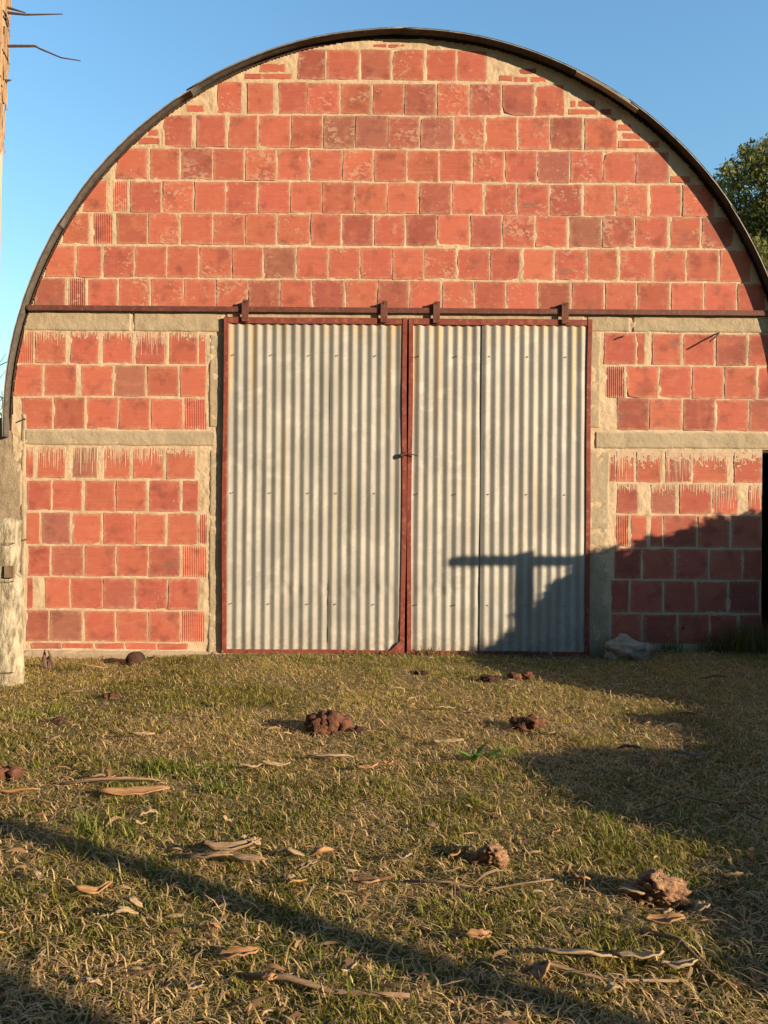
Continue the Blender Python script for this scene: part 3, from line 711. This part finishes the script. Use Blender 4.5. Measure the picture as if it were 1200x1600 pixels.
for i in range(24):  # out-of-frame crown, spread broad to cut the sky fill
    a_ = rb.uniform(0, 6.28); d_ = 4.0*rb.random()**.6; cs.append((math.cos(a_)*d_, math.sin(a_)*d_-1.0, 13+rb.uniform(-1.0, 2.2))); rs.append(rb.uniform(.8, 1.3))
V, q, c = leaf_cloud(cs, rs, 14000, .28, GREEN, 19, .8, .9)
np_obj('crown', V, q, M['foliage'], gum, c)

# dry shrub behind the low wall
ds = thing('dry_shrub', 'bare twiggy shrub behind the low grey wall', 'shrub', (-3.55, 1.1, 0)); mb = MB(); rb = random.Random(8)
for i in range(34):
    a_ = rb.uniform(0, 6.28); s = rb.uniform(.1, .42); hgt_ = rb.uniform(1.9, 2.75)
    p1 = (rb.uniform(-.08, .08), rb.uniform(-.08, .08), 0); p2 = (math.cos(a_)*s*.4, math.sin(a_)*s*.4, hgt_*.55); p3 = (math.cos(a_)*s+rb.uniform(-.1, .1), math.sin(a_)*s, hgt_)
    mb.tube([p1, p2, p3], [.012, .008, .003], 5)
    for _ in range(4):
        f_ = rb.uniform(.3, .95); b0 = Vector(p2).lerp(Vector(p3), f_); mb.tube([b0, b0+Vector((rb.uniform(-.2, .2), rb.uniform(-.2, .2), rb.uniform(.05, .25)))], [.005, .002], 4)
mb.build('stems', M['dry_twig'], ds)

# ---------------------------------------------------------------- what stands to the right, out of the picture, and throws the long shadows
def uvw(X, Y, Z): return X*SA+Y*CA, Z*CE-SE*(X*CA-Y*SA), X*CA-Y*SA
prof = []
for (px, py) in ((738, 1016), (744, 990), (800, 980), (806, 950), (838, 940), (852, 906), (880, 896), (889, 870), (920, 858), (957, 852), (964, 866), (988, 863), (1000, 840), (1058, 836), (1085, 818), (1110, 810), (1150, 804), (1180, 800)):
    X, Z = wall(px, py); prof.append(uvw(X, 0, Z)[:2])
for (px, py) in ((755, 1024), (800, 1050), (860, 1066), (960, 1082), (1050, 1096), (1115, 1108), (1100, 1120), (1010, 1130), (1090, 1145), (1112, 1165), (1115, 1182), (960, 1182), (838, 1190), (870, 1215), (930, 1262), (1050, 1290), (1170, 1322), (1200, 1345), (1200, 1395), (1145, 1415), (1190, 1450), (1230, 1480)):
    X, Y = ground(px, py); prof.append(uvw(X, Y, 0)[:2])
prof = sorted(prof); PU = np.array([p[0] for p in prof]); PV = np.array([p[1] for p in prof])
def hedge(u0, u1, label, seed):
    r = np.random.default_rng(seed); W0 = 4.9; n = 20000; uc = (u0+u1)/2
    base = (W0*CA+uc*SA, -W0*SA+uc*CA, 0)
    t = thing('shrub', label, 'shrub', base, 'shrubs along the right of the yard')
    u = r.uniform(u0, u1, n); wv = W0+np.clip(r.normal(0, .28, n), -.55, .55)
    vt = np.interp(u, PU, PV)-.004-.034*sstep(.25, .36, u)-.02*sstep(.5, .55, u)*sstep(.8, .72, u); zt_ = (vt+SE*wv)/CE; z = .05+(zt_-.05)*r.random(n)**.85
    p = np.stack([wv*CA+u*SA-base[0], -wv*SA+u*CA-base[1], z], -1)
    V, q, c = leaves(p, .078, GREEN, r, 0.); np_obj('foliage', V, q, M['foliage'], t, c)
    mb = MB(); rb = random.Random(seed)
    for i in range(7):
        uu = rb.uniform(u0+.1, u1-.1); h_ = (np.interp(uu, PU, PV)+SE*W0)/CE*.85
        x = W0*CA+uu*SA-base[0]; y = -W0*SA+uu*CA-base[1]
        mb.tube([(x*.4, y*.4, -.05), (x*.8, y*.8, h_*.5), (x, y, h_)], [.022, .016, .006], 6)
    mb.build('stem', M['dry_twig'], t)
for i, (a_, b_, lb) in enumerate([(-3.35, -2.55, 'low leafy shrub farthest from the barn in the row beside the yard'), (-2.55, -1.75, 'rounded leafy shrub between two lower ones beside the yard'), (-1.75, -.95, 'low leafy shrub in the middle of the row beside the yard'),
        (-.95, -.15, 'knee-high leafy shrub next to the crossbar post'), (-.15, .75, 'leafy shrub growing round the foot of the crossbar post'), (.75, 1.75, 'tallest leafy shrub of the row, next to the end one'), (1.75, 2.7, 'leafy shrub ending the row in front of the lean-to')]):
    hedge(a_, b_, lb, 40+i)
# post with a crossbar (its shadow falls on the right door)
T = 4.2; sx, sy, sz = T*CA, -T*SA, T*math.tan(SUN_E)
off_ = .03
ax_, az_ = wall(711, 876, off_); bx_, bz_ = wall(905, 879, off_); pxx, _ = wall(817, 900, off_)
hp = thing('hitching_post', 'wooden post with a long crossbar standing among the shrubs', 'post', (pxx+sx, sy-off_, 0))
MB().box(ax_-pxx, bx_-pxx+.25, -.03, .03, az_+sz-.032, az_+sz+.032).build('crossbar', M['old_wood'], hp, bevel=.006)
MB().tube([(-.135, .075, -.2), (-.135, .075, 1), (-.135, .075, az_+sz+.02)], [.05, .045, .042], 10).build('upright', M['old_wood'], hp)
# pole and gum trunk that stripe the foreground
def at_uw(u, w): return (w*CA+u*SA, -w*SA+u*CA, 0)
pl = thing('fence_pole', 'slim round pole standing beyond the shrubs by the yard', 'pole', at_uw(-3.645, 4.8))
MB().tube([(0, 0, -.2), (0, 0, 1.5), (0, 0, 3.6)], [.052, .048, .044], 12).build('shaft', M['old_wood'], pl)
MB().tube([(0, 0, 3.595), (0, 0, 3.66)], [.05, .028], 12).build('cap', M['dark_iron'], pl)
g2 = thing('gum_tree', 'stout gum tree standing at the near end of the yard', 'tree', at_uw(-4.52, 7.5))
MB().tube([(0, 0, -.2), (0, 0, .5), (.05, 0, 3), (.2, .1, 7), (.3, 0, 11)], [.42, .35, .31, .24, .10], 16, jit=.04).build('trunk', M['euc_smooth'], g2, True)
rb = random.Random(77); cs = []; rs = []; lm = MB()
for i in range(42):  # unseen crown widened over the yard to hold back overhead sky light
    a_ = rb.uniform(0, 6.28); d_ = 5.0*rb.random()**.6; c_ = (math.cos(a_)*d_-1.8, math.sin(a_)*d_-1.6, 11.5+rb.uniform(-1.5, 2.5)-.10*d_*d_*.6); cs.append(c_); rs.append(rb.uniform(.9, 1.5))
    if i % 3 == 0: lm.tube([(.25, .05, 9.0-rb.random()), (c_[0]*.5, c_[1]*.5, c_[2]-.6), c_], [.11, .07, .02], 7)
lm.build('limb', M['euc_smooth'], g2, True)
V, q, c = leaf_cloud(cs, rs, 26000, .32, GREEN, 29, .8, .9)
np_obj('crown', V, q, M['foliage'], g2, c)

# gum trees added out of view to block sky light; low sun left clear
def sky_block_tree(loc):
    t = thing('gum_tree', 'tall unseen gum tree added opposite the barn to block sky light', 'tree', loc, 'added sky-blocking trees opposite the barn')
    rb = random.Random(15); cs = []; rs = []
    for i in range(34): h_ = rb.uniform(1.4, 13.5); k = 2.1*(1-abs(h_-6.5)/10); cs.append((rb.uniform(-k, k), rb.uniform(-k, k)*.8, h_)); rs.append(rb.uniform(.9, 1.5))
    V, q, c = leaf_cloud(cs, rs, 15000, .36, GREEN, 39, 1., .9); np_obj('crown', V, q, M['foliage'], t, c)
    mb = MB().tube([(0, 0, -.1), (.1, 0, 3), (0, .1, 7), (.1, 0, 12.5)], [.3, .24, .16, .05], 10)
    for i in range(0, 34, 3): mb.tube([(0, 0, max(1, cs[i][2]-1.5)), cs[i]], [.07, .02], 6)
    mb.build('trunk', M['euc_smooth'], t, True); return t
rb = random.Random(16); wb = None
spots = [(-16+2.6*i, -12.6+rb.uniform(-.8, .8), 1, 'tall unseen gum tree added opposite the barn to block sky light', 'added sky-blocking trees opposite the barn') for i in range(9)]
spots += [(-13+rb.uniform(-.6, .6), -10+2.6*i, 1, 'tall unseen gum tree added past the low grey wall to block sky light', 'added sky-blocking trees past the low wall') for i in range(6)]
spots += [(19+rb.uniform(-.8, .8), -6.2+2.8*i, 1, 'tall unseen gum tree added past the lean-to to block sky light', 'added sky-blocking trees past the lean-to') for i in range(5)]
spots += [(27+2.2*i, -12-4.2*i, .46, 'low unseen gum tree added far beyond the shrubs to block sky light', 'added low sky-blocking trees beyond the shrubs') for i in range(-1, 5)]
for (x, y, k, lb, gr) in spots:
    if wb is None: o = wb = sky_block_tree((x, y, 0))
    else:
        o = wb.copy(); COL.objects.link(o); o.location = (x, y, 0)
        for ch in list(wb.children):
            c = ch.copy(); COL.objects.link(c); c.parent = o
    kk_ = k*rb.uniform(.9, 1.12); o.rotation_euler.z = rb.uniform(0, 6); o.scale = (kk_*(1 if k == 1 else 1.5), kk_*(1 if k == 1 else 1.5), kk_); o['label'] = lb; o['group'] = gr

# ---------------------------------------------------------------- things lying in the grass
def lump(mb_v, mb_f, c, r, seed, sq=(1, 1, .75), amp=.28, sub=2):
    import bmesh
    from mathutils import noise as mn
    bm = bmesh.new(); bmesh.ops.create_icosphere(bm, subdivisions=sub, radius=1)
    k = len(mb_v); rr = np.random.default_rng(seed); ph = rr.uniform(0, 6, 9); fq = rr.uniform(1.6, 4.2, 9)
    for v in bm.verts:
        p = v.co; d = 1+amp*(math.sin(fq[0]*p.x+ph[0])*math.sin(fq[1]*p.y+ph[1])+.6*math.sin(2.3*fq[2]*p.z+ph[2])*math.sin(2.1*fq[3]*p.x+ph[3])+.4*math.sin(4.4*fq[4]*p.y+ph[4])*math.sin(4*fq[5]*p.z+ph[5])+.10*rr.uniform(-1, 1))
        d += 1.1*amp*mn.fractal(p*2.6+Vector((seed*1.7, seed, 0)), .8, 2.1, 4)-.5*amp*max(0, .25-abs(mn.noise(p*3.1+Vector((seed, 3, seed)))))*4*.4
        mb_v.append((c[0]+p.x*d*r*sq[0], c[1]+p.y*d*r*sq[1], c[2]+p.z*d*r*sq[2]))
    for f in bm.faces: mb_f.append(tuple(k+v.index for v in f.verts))
    bm.free()
CLEAR = []
def clod(px, py, wpx, hpx, mat, label, name, cat, seed, n=7, group=None, amp=.3):
    x, y = ground(px, py); kx = (y+DIST)/F_PX; w = wpx*kx; h = hpx*kx; rb = random.Random(seed); v = []; f = []
    g0 = float(gz(x, y))
    for i in range(n):
        t = rb.uniform(-1, 1); r = min(w, h*1.6)*rb.uniform(.22, .34)
        lump(v, f, (t*(w*.5-r*.7), rb.uniform(-.35, .35)*w*.4, r*.5+max(0, h-1.6*r)*(1-abs(t))*rb.random()), r, seed*31+i, (1.1, 1.05, .68), amp, 4 if py > 1300 else 3)
    o = mesh_obj(name, v, f, mat, None, True, (x, y, g0)); tag(o, label, cat, group); CLEAR.append((x, y, w*.45)); return o
DG = 'dung pats in the grass'
clod(518, 1142, 72, 44, M['dung_red'], 'big reddish-brown dung heap of several lumps before the left door', 'dung_pat', 'dung', 1, 9, DG)
clod(556, 1142, 20, 24, M['dung_dark'], 'dark round dung ball at the side of the big reddish heap', 'dung_pat', 'dung', 2, 2, DG)
clod(825, 1142, 56, 30, M['dung_red'], 'broken brown dung pat with a dark hollow behind the small green weed', 'dung_pat', 'dung', 3, 6, DG)
clod(816, 1063, 42, 18, M['dung_red'], 'flat brown dung pat at the edge of the door shadow', 'dung_pat', 'dung', 4, 5, DG)
clod(756, 1066, 48, 13, M['dung_dark'], 'very flat dark dung pat in front of the right door', 'dung_pat', 'dung', 5, 5, DG)
clod(656, 1056, 30, 9, M['dung_dark'], 'small flat dark dung scrap in front of the meeting stiles', 'dung_pat', 'dung', 6, 4, DG)
clod(182, 1084, 36, 13, M['dung_red'], 'small reddish dung pat near the barn plinth', 'dung_pat', 'dung', 7, 4, DG)
clod(95, 1122, 26, 16, M['dung_dark'], 'small dark dung lump beside the fence post foot', 'dung_pat', 'dung', 8, 3, DG)
clod(770, 1354, 50, 44, M['dung_pale'], 'upright pale dry dung lump throwing a long shadow', 'dung_pat', 'dung', 9, 6, DG)
clod(1026, 1404, 76, 54, M['dung_pale'], 'broad pale crusty dry dung heap with folded ridges', 'dung_pat', 'dung', 10, 10, DG, .36)
clod(14, 1216, 56, 30, M['dung_red'], 'crumbled reddish earth clod at the end of the bark strips', 'earth_clod', 'clod', 12, 7)
x, y = ground(980, 1032); v = []; f = []; lump(v, f, (0, 0, .06), .10, 77, (1.6, .95, 1.05), .18, 3)
st = mesh_obj('stone', v, f, M['stone'], None, False, (x, -.16, 0)); st.location.z = float(gz(x, -.16)); tag(st, 'pale grey boulder at the foot of the door pier', 'stone')
x, y = ground(183, 1046); lgx = x
lg = thing('buried_log', 'charred end of a short round log sunk beside the plinth', 'log', (x, -.32, -.06))
MB().tube([(0, .12, .05), (0, 0, .065), (0, -.03, .066)], [.052, .056, .050], 14, jit=.05).build('wood', M['dung_dark'], lg, True)
rt = MB(); x, y = ground(47, 1050)
for i in range(5): rt.tube([(random.uniform(-.03, .03), random.uniform(-.03, .03), -.05), (random.uniform(-.04, .04), 0, .06), (random.uniform(-.05, .05), random.uniform(-.03, .03), random.uniform(.10, .17))], [.022, .018, .006], 6)
ro = rt.build('root_stub', M['dry_twig'], None, False, (x, -.5, -.045)); tag(ro, 'dark twisted root stub at the foot of the fence post', 'root')

def strip_mesh(L, w, curl, bend, seed, n=9, m=5):
    rb = random.Random(seed); v = []; f = []
    for i in range(n):
        t = i/(n-1); tw = (math.sin(t*math.pi)**.45)*(1-.25*t)+.05; x = (t-.5)*L; yb = bend*L*(t-.5)**2*4+.003*rb.uniform(-1, 1); zb = .016+.012*abs(math.sin(t*2+seed))+rb.uniform(0, .006)
        for j in range(m):
            s = (j/(m-1)-.5)*2; a = s*curl
            v.append((x+rb.uniform(-.004, .004), yb+math.sin(a)/max(curl, .3)*w*.5*tw, zb+(1-math.cos(a))*w*.5*tw*(1 if curl < 1.4 else .8)+rb.uniform(-.0015, .0015)))
    for i in range(n-1):
        for j in range(m-1): f.append((i*m+j, (i+1)*m+j, (i+1)*m+j+1, i*m+j+1))
    return v, f
def strip(px, py, lpx, wcm, ang, mat, label, seed, curl=1.1, bend=.12, group='fallen bark in the grass', name='bark_strip', cat='bark', lift=.012):
    x, y = ground(px, py); kx = (y+DIST)/F_PX
    v, f = strip_mesh(lpx*kx, wcm/100, curl, bend, seed)
    o = mesh_obj(name, v, f, mat, None, True, (x, y, float(gz(x, y))+lift)); o.rotation_euler = (random.uniform(-.5, .3), random.uniform(-.05, .05), R(ang))
    md = o.modifiers.new('solid', 'SOLIDIFY'); md.thickness = .004
    tag(o, label, cat, group); return o
strip(210, 1250, 105, 5.5, 10, M['bark_tan'], 'long orange-tan boat-shaped bark strip lying nearest the green tuft', 301, .8, .05)
strip(178, 1236, 150, 4.0, 9, M['bark_grey'], 'longest grey-brown bark strip lying just behind the orange one', 302, .9, .06)
strip(160, 1228, 40, 2.5, 28, M['bark_grey'], 'short grey bark sliver poking up over the longest strip', 303)
strip(22, 1248, 75, 4.0, -2, M['bark_tan'], 'straight orange bark strip in front of the crumbled clod', 304, .9, .02)
strip(505, 1352, 36, 5.0, 25, M['bark_tan'], 'small bright tan curled bark flake beside a pale one', 305, 1.2)
strip(456, 1353, 36, 3.5, -4, M['bark_pale'], 'small pale bark flake beside a bright tan curled one', 306)
strip(360, 1345, 95, 4.5, 12, M['bark_grey'], 'arched grey bark strip heading the loose pile by the pole shadow', 307, 1.3, .2)
strip(330, 1362, 80, 3.0, 5, M['bark_grey'], 'thin grey bark strip under the loose pile by the pole shadow', 308)
strip(385, 1362, 60, 3.0, -8, M['bark_grey'], 'dark ragged bark strip at the end of the loose pile', 309, 1.4)
strip(146, 1410, 55, 3.0, 24, M['bark_tan'], 'slender curved tan bark sliver on its own in the grass', 310, 1.0, .3)
strip(372, 1512, 66, 3.5, 8, M['bark_tan'], 'flat tan bark strip beyond the end of a long grey branch', 311)
strip(905, 1517, 130, 4.5, 2, M['bark_pale'], 'long pale split bark strip leaning on a flat pale one', 312, .7, .04)
strip(1000, 1514, 78, 5.0, 4, M['bark_pale'], 'flat pale bark slab with a pointed end', 313, .4, .02)
strip(855, 1540, 34, 5.5, 60, M['bark_tan'], 'short tan bark chip standing against the pale strips', 314)
strip(748, 1480, 44, 3.0, 10, M['bark_tan'], 'lone tan bark sliver between the pole shadow and the pale strips', 315)
strip(1000, 1412, 60, 3.0, 3, M['bark_pale'], 'pale bark strip lying against the crusty dung heap', 316)
strip(1040, 1460, 62, 4.0, 0, M['bark_tan'], 'dull tan bark strip in front of the crusty dung heap', 317)
strip(515, 1196, 75, 3.0, 2, M['bark_pale'], 'pale straight bark strip in front of the big dung heap', 318)
strip(430, 1208, 46, 3.0, 5, M['bark_pale'], 'short pale bark strip left lying past the dung heap', 319)
strip(700, 1168, 50, 3.0, 3, M['bark_pale'], 'narrow pale bark strip pointing at the green weed', 320)
strip(1075, 1128, 34, 4.0, -2, M['bark_tan'], 'red-brown bark flake at the edge of the big shade', 321)
strip(1080, 1191, 50, 2.5, 0, M['bark_grey'], 'thin grey bark strip by the shade of the shrubs', 322)
strip(570, 1398, 46, 4.0, -20, M['bark_tan'], 'reddish bark flake on the pole shadow edge', 323)
strip(220, 1160, 40, 3.0, 4, M['bark_pale'], 'pale bark strip in short grass before the plinth', 324)
strip(145, 1042, 40, 2.5, 4, M['bark_pale'], 'pale bark sliver lying along the plinth', 325)
strip(1065, 1530, 60, 3.0, 5, M['bark_pale'], 'forked pale bark strip past the pointed slab', 326)
strip(1120, 1075, 40, 3.0, 0, M['bark_grey'], 'dull bark strip deep in the shade before the boulder', 327)
rb = random.Random(21)
for i in range(40):
    px, py = rb.uniform(10, 1190), 1060+520*rb.random()**.9
    strip(px, py, rb.uniform(16, 40), rb.uniform(1.4, 3.2), rb.uniform(-40, 40), M[rb.choice(('bark_tan', 'bark_pale', 'bark_grey', 'bark_pale'))], 'small curled bark chip scattered in the grass', 400+i, rb.uniform(.6, 1.5), rb.uniform(0, .25), 'small scattered bark chips', 'bark_chip')
def stick(pts, r, label, seed):
    P = [ground(*p) for p in pts]; b = P[0]
    mb = MB().tube([(p[0]-b[0], p[1]-b[1], float(gz(*p))+.028+.012*math.sin(i*2.1)) for i, p in enumerate(P)], [r*(1-.5*i/len(P)) for i in range(len(P))], 7, jit=.2)
    o = mb.build('fallen_branch', M['bark_grey'], None, True, (b[0], b[1], 0)); tag(o, label, 'branch', 'fallen branches')
stick([(385, 1540), (450, 1545), (520, 1555), (580, 1563), (640, 1572)], .008, 'longest grey fallen branch lying across the foreground grass', 1)
stick([(630, 1392), (700, 1396), (760, 1402), (820, 1398), (865, 1396)], .004, 'thin dry branch in front of the upright pale dung lump', 2)
stick([(1000, 1470), (1060, 1490), (1110, 1530), (1150, 1560)], .006, 'bowed thin twig crossing the shade beyond the pale slab', 3)
stick([(1005, 1275), (1070, 1255), (1140, 1262), (1190, 1290)], .005, 'crooked dry stem in the shrub shade', 4)
stick([(815, 1535), (850, 1528), (950, 1540), (1060, 1548)], .005, 'slim dark twig under the pale bark strips', 5)

# small broad-leaved weed
x, y = ground(742, 1192)
wd = thing('weed', 'small bright green broad-leaved weed in dry grass', 'weed', (x, y, float(gz(x, y)))); rb = random.Random(6)
for i in range(15):
    a_ = rb.uniform(0, 6.28); L = rb.uniform(.07, .13); up = rb.uniform(.3, 1.1); w_ = L*.3
    if i > 9: a_ = rb.uniform(-.5, .5)
    d = Vector((math.cos(a_), math.sin(a_), 0)); s = Vector((-d.y, d.x, 0)); z = Vector((0, 0, 1)); o0 = Vector((.05 if i > 9 else 0, 0, .012))
    P = [o0, o0+d*L*.4*math.cos(up)+z*L*.45*math.sin(up)+s*w_*.5, o0+d*L*math.cos(up)+z*L*.75*math.sin(up), o0+d*L*.4*math.cos(up)+z*L*.45*math.sin(up)-s*w_*.5, o0+d*L*.42*math.cos(up)+z*L*.38*math.sin(up)]
    lo = np_obj('leaf', [tuple(p) for p in P], [(0, 1, 4), (1, 2, 4), (2, 3, 4), (3, 0, 4)], M['foliage'], wd, [(.10, .24, .05)]*5)

# ---------------------------------------------------------------- grass: short green blades, straw, and fine litter
def scatter(n, r, wide=False):
    d = 1.25+(6.22-1.25)*r.random(n)**1.15; hw = d*.5*1.15+.6
    X = r.uniform(-1, 1, n)*hw; Y = d-DIST
    if wide: X = r.uniform(-5, 5.2, n); Y = r.uniform(-7.6, -.02, n)
    keep = Y < -.055+.03*(r.random(n)-.5)
    return X[keep], Y[keep]
def blades(X, Y, r, straw):
    n = len(X); clump = vnoise(X+30, Y+30, 5, 51, 3); dry = vnoise(X+60, Y+10, 1.3, 52, 3)
    ph = r.uniform(0, 2*np.pi, n)
    if straw:
        L = r.gamma(3.2, .0095, n)+.012; wd_ = r.uniform(.0010, .0026, n); rise = r.uniform(.05, .50, n)*L; curl = r.normal(0, 1.5, n)
    else:
        L = (.014+.026*clump*r.random(n)+.020*r.random(n)*(clump > .55))*(1+.5*sstep(.55, .3, dry)); wd_ = r.uniform(.0014, .0030, n); rise = L*r.uniform(.55, .95, n); curl = r.normal(0, .5, n)
        hz = np.sqrt(np.maximum(L**2-rise**2, 1e-6))
    S = np.array([0, .34, .68, 1.0]); rows = []
    for k, s in enumerate(S):
        a = ph+curl*s
        if straw:
            hx_ = L*s*np.cos(ph+curl*s*.5); hy_ = L*s*np.sin(ph+curl*s*.5); hz_ = .004+rise*np.sin(np.pi*(s*.75+.05))
        else:
            hx_ = hz*s**1.7*np.cos(a); hy_ = hz*s**1.7*np.sin(a); hz_ = rise*s*(1-.18*s)-.004
        w_ = wd_*(1, .9, .62, 0)[k]
        px = X+hx_; py = Y+hy_; pz = gz(X, Y)+hz_
        sx_, sy_ = -np.sin(a)*w_, np.cos(a)*w_
        if k < 3: rows += [np.stack([px-sx_, py-sy_, pz], -1), np.stack([px+sx_, py+sy_, pz], -1)]
        else: rows.append(np.stack([px, py, pz], -1))
    V = np.stack(rows, 1).reshape(-1, 3); b = np.arange(n)[:, None]*7
    T = np.concatenate([b+np.array([t]) for t in ((0, 1, 3), (0, 3, 2), (2, 3, 5), (2, 5, 4), (4, 5, 6))])
    u = r.random(n)[:, None]; w = r.random(n)[:, None]
    if straw: c = np.array([.76, .57, .31])*(.55+.65*u)*(1-.25*w*np.array([0, .35, .9]))
    else:
        g1 = np.array([.225, .22, .04]); g2 = np.array([.50, .45, .10]); g3 = np.array([.66, .50, .24])
        f = np.clip((dry[:, None]-.40)*3.0+.45*(w-.5), 0, 1); c = (g1*(1-f)+g2*f)*(.6+.7*u); c = np.where(w > .86, g3*(.6+.6*u), c)
    return V, T, np.repeat(c, 7, 0)
def field(name, label, n, straw, seed, wide=0):
    r = np.random.default_rng(seed); X, Y = scatter(n, r)
    if wide: a, b = scatter(wide, r, True); X = np.concatenate([X, a]); Y = np.concatenate([Y, b])
    pr = vnoise(X+60, Y+10, 1.3, 52, 3); pc = vnoise(X+11, Y+23, 3.2, 53, 3)
    keep = r.random(len(X)) < (sstep(.25, .6, pc)*.8+.2 if not straw else (sstep(.2, .65, pr)*.75+.25)*(1-.5*sstep(-3.0, -1.2, Y)))
    for (cx, cy, cr) in CLEAR: keep &= np.hypot(X-cx, Y-cy) > cr*.8
    X, Y = X[keep], Y[keep]
    V, T_, c = blades(X, Y, r, straw); o = np_obj(name, V, T_, M['grass'], None, c); o['kind'] = 'stuff'; tag(o, label, 'grass')
field('grass', 'short tufty green grass of the yard', 225000, False, 101, 110000)
field('dry_grass', 'dry straw-coloured grass matted through the green', 165000, True, 102, 75000)
# tufts of taller, greener grass
r = np.random.default_rng(103); tx = []; ty = []
for (px, py, n, s) in ((270, 1205, 900, .09), (330, 1208, 700, .06), (350, 1235, 400, .05), (200, 1235, 400, .05), (1060, 1378, 300, .06), (790, 1180, 250, .05), (1160, 1010, 900, .16), (1190, 1040, 900, .2), (60, 1110, 500, .12), (640, 1025, 500, .3), (200, 1300, 500, .15), (560, 1480, 500, .15), (1000, 1290, 600, .2)):
    x, y = ground(px, py); tx.append(r.normal(x, s, n)); ty.append(np.minimum(r.normal(y, s*.7, n), -.04))
X = np.concatenate(tx); Y = np.concatenate(ty); V, T_, c = blades(X, Y, r, False)
Vr = V.reshape(-1, 7, 3); base = Vr[:, :1].copy(); Vr[:, :, 2] = base[:, :, 2]+(Vr[:, :, 2]-base[:, :, 2])*1.7
o = np_obj('grass_tuft', Vr.reshape(-1, 3), T_, M['grass'], None, c*np.array([.75, .95, .8])); o['kind'] = 'stuff'; tag(o, 'lusher taller green grass in patches', 'grass')
# long arching grass at the foot of the wall
def clump(px, py, n, Lm, label, seed, spread=.07):
    x, y = ground(px, py); y = min(y, -.06); r = np.random.default_rng(seed); ph = r.uniform(0, 2*np.pi, n); L = Lm*r.uniform(.45, 1.1, n); ln = r.uniform(.15, .75, n)
    bx_ = r.normal(0, spread, n); by_ = np.minimum(r.normal(0, spread*.6, n), -y-.03); rows = []; wv = r.uniform(.0016, .0034, n)
    for k_, s_ in enumerate((0, .3, .6, .85, 1.)):
        hx_ = L*ln*s_**1.8; z_ = L*(s_-.45*ln*s_**2.2); w_ = wv*(1, .95, .75, .45, .05)[k_]
        X_ = bx_+hx_*np.cos(ph); Y_ = np.minimum(by_+hx_*np.sin(ph), -y-.02); dx_, dy_ = -np.sin(ph)*w_, np.cos(ph)*w_
        rows += [np.stack([X_-dx_, Y_-dy_, z_], -1), np.stack([X_+dx_, Y_+dy_, z_], -1)]
    V = np.stack(rows, 1).reshape(-1, 3); b = np.arange(n)[:, None]*10
    T_ = np.concatenate([b+np.array([t]) for t in ((0, 1, 3, 2), (2, 3, 5, 4), (4, 5, 7, 6), (6, 7, 9, 8))])
    pal = np.array([(.10, .12, .03), (.16, .16, .04), (.30, .25, .10)]); c = pal[r.integers(0, 3, n)]*(.6+.6*r.random(n))[:, None]
    o = np_obj('grass_clump', V, T_, M['grass'], None, np.repeat(c, 10, 0)); o.location = (x, y, float(gz(x, y))-.01); tag(o, label, 'grass clump', 'long grass at the wall foot')
    if n < 300: o['kind'] = 'stuff'
clump(1178, 1032, 420, .34, 'tall dark clump of long grass at the corner beside the open bay', 1, .13)
clump(1130, 1030, 160, .20, 'middling clump of grass between the boulder and the open bay', 2, .10)
clump(1045, 1028, 90, .13, 'low clump of grass against the wall close to the boulder', 3, .07)
clump(668, 1024, 60, .11, 'few long grass blades at the foot of the right door', 4, .05)
clump(560, 1024, 60, .08, 'low fringe of grass at the foot of the left door', 5, .12)
clump(300, 1034, 80, .09, 'low grass fringe along the plinth by the left pier', 6, .10)
clump(110, 1040, 80, .10, 'grass fringe along the plinth near the fence post', 7, .08)
clump(800, 1024, 70, .08, 'shaded grass fringe at the foot of the right door', 8, .14)
# leaf litter: narrow curled slivers
r = np.random.default_rng(104); X, Y = scatter(15000, r); n = len(X); p = np.stack([X, Y, gz(X, Y)+.010+.016*r.random(n)], -1)
ph = r.uniform(0, 2*np.pi, n); L = r.gamma(2.2, .0105, n)+.008; Wd = L*r.uniform(.05, .17, n); cu = r.normal(0, .9, n); arch_ = L*r.uniform(.0, .22, n); tw = r.normal(0, .5, n)
rows = []
for k_, s_ in enumerate((-.5, -.17, .17, .5)):
    a_ = ph+cu*s_; cx_ = p[:, 0]+L*s_*np.cos(ph+cu*s_*.5); cy_ = p[:, 1]+L*s_*np.sin(ph+cu*s_*.5); cz_ = p[:, 2]+arch_*(1-4*s_*s_)
    w_ = Wd*(.25, 1, .9, .12)[k_]*.5; t_ = tw*(s_+.5)
    dx_, dy_, dz_ = -np.sin(a_)*w_*np.cos(t_), np.cos(a_)*w_*np.cos(t_), w_*np.sin(t_)+w_*.4
    rows += [np.stack([cx_-dx_, cy_-dy_, cz_-dz_], -1), np.stack([cx_+dx_, cy_+dy_, cz_+dz_], -1)]
V = np.stack(rows, 1).reshape(-1, 3); b = np.arange(n)[:, None]*8
T_ = np.concatenate([b+np.array([t]) for t in ((0, 1, 3, 2), (2, 3, 5, 4), (4, 5, 7, 6))])
pal = np.array([(.50, .32, .18), (.58, .43, .27), (.32, .18, .10), (.20, .12, .08), (.46, .30, .16)])
o = np_obj('leaf_litter', V, T_, M['grass'], None, np.repeat(pal[r.integers(0, 5, n)]*(.6+.6*r.random(n))[:, None], 8, 0)); o['kind'] = 'stuff'; tag(o, 'scattered dead leaves and bark crumbs in the grass', 'leaf litter')
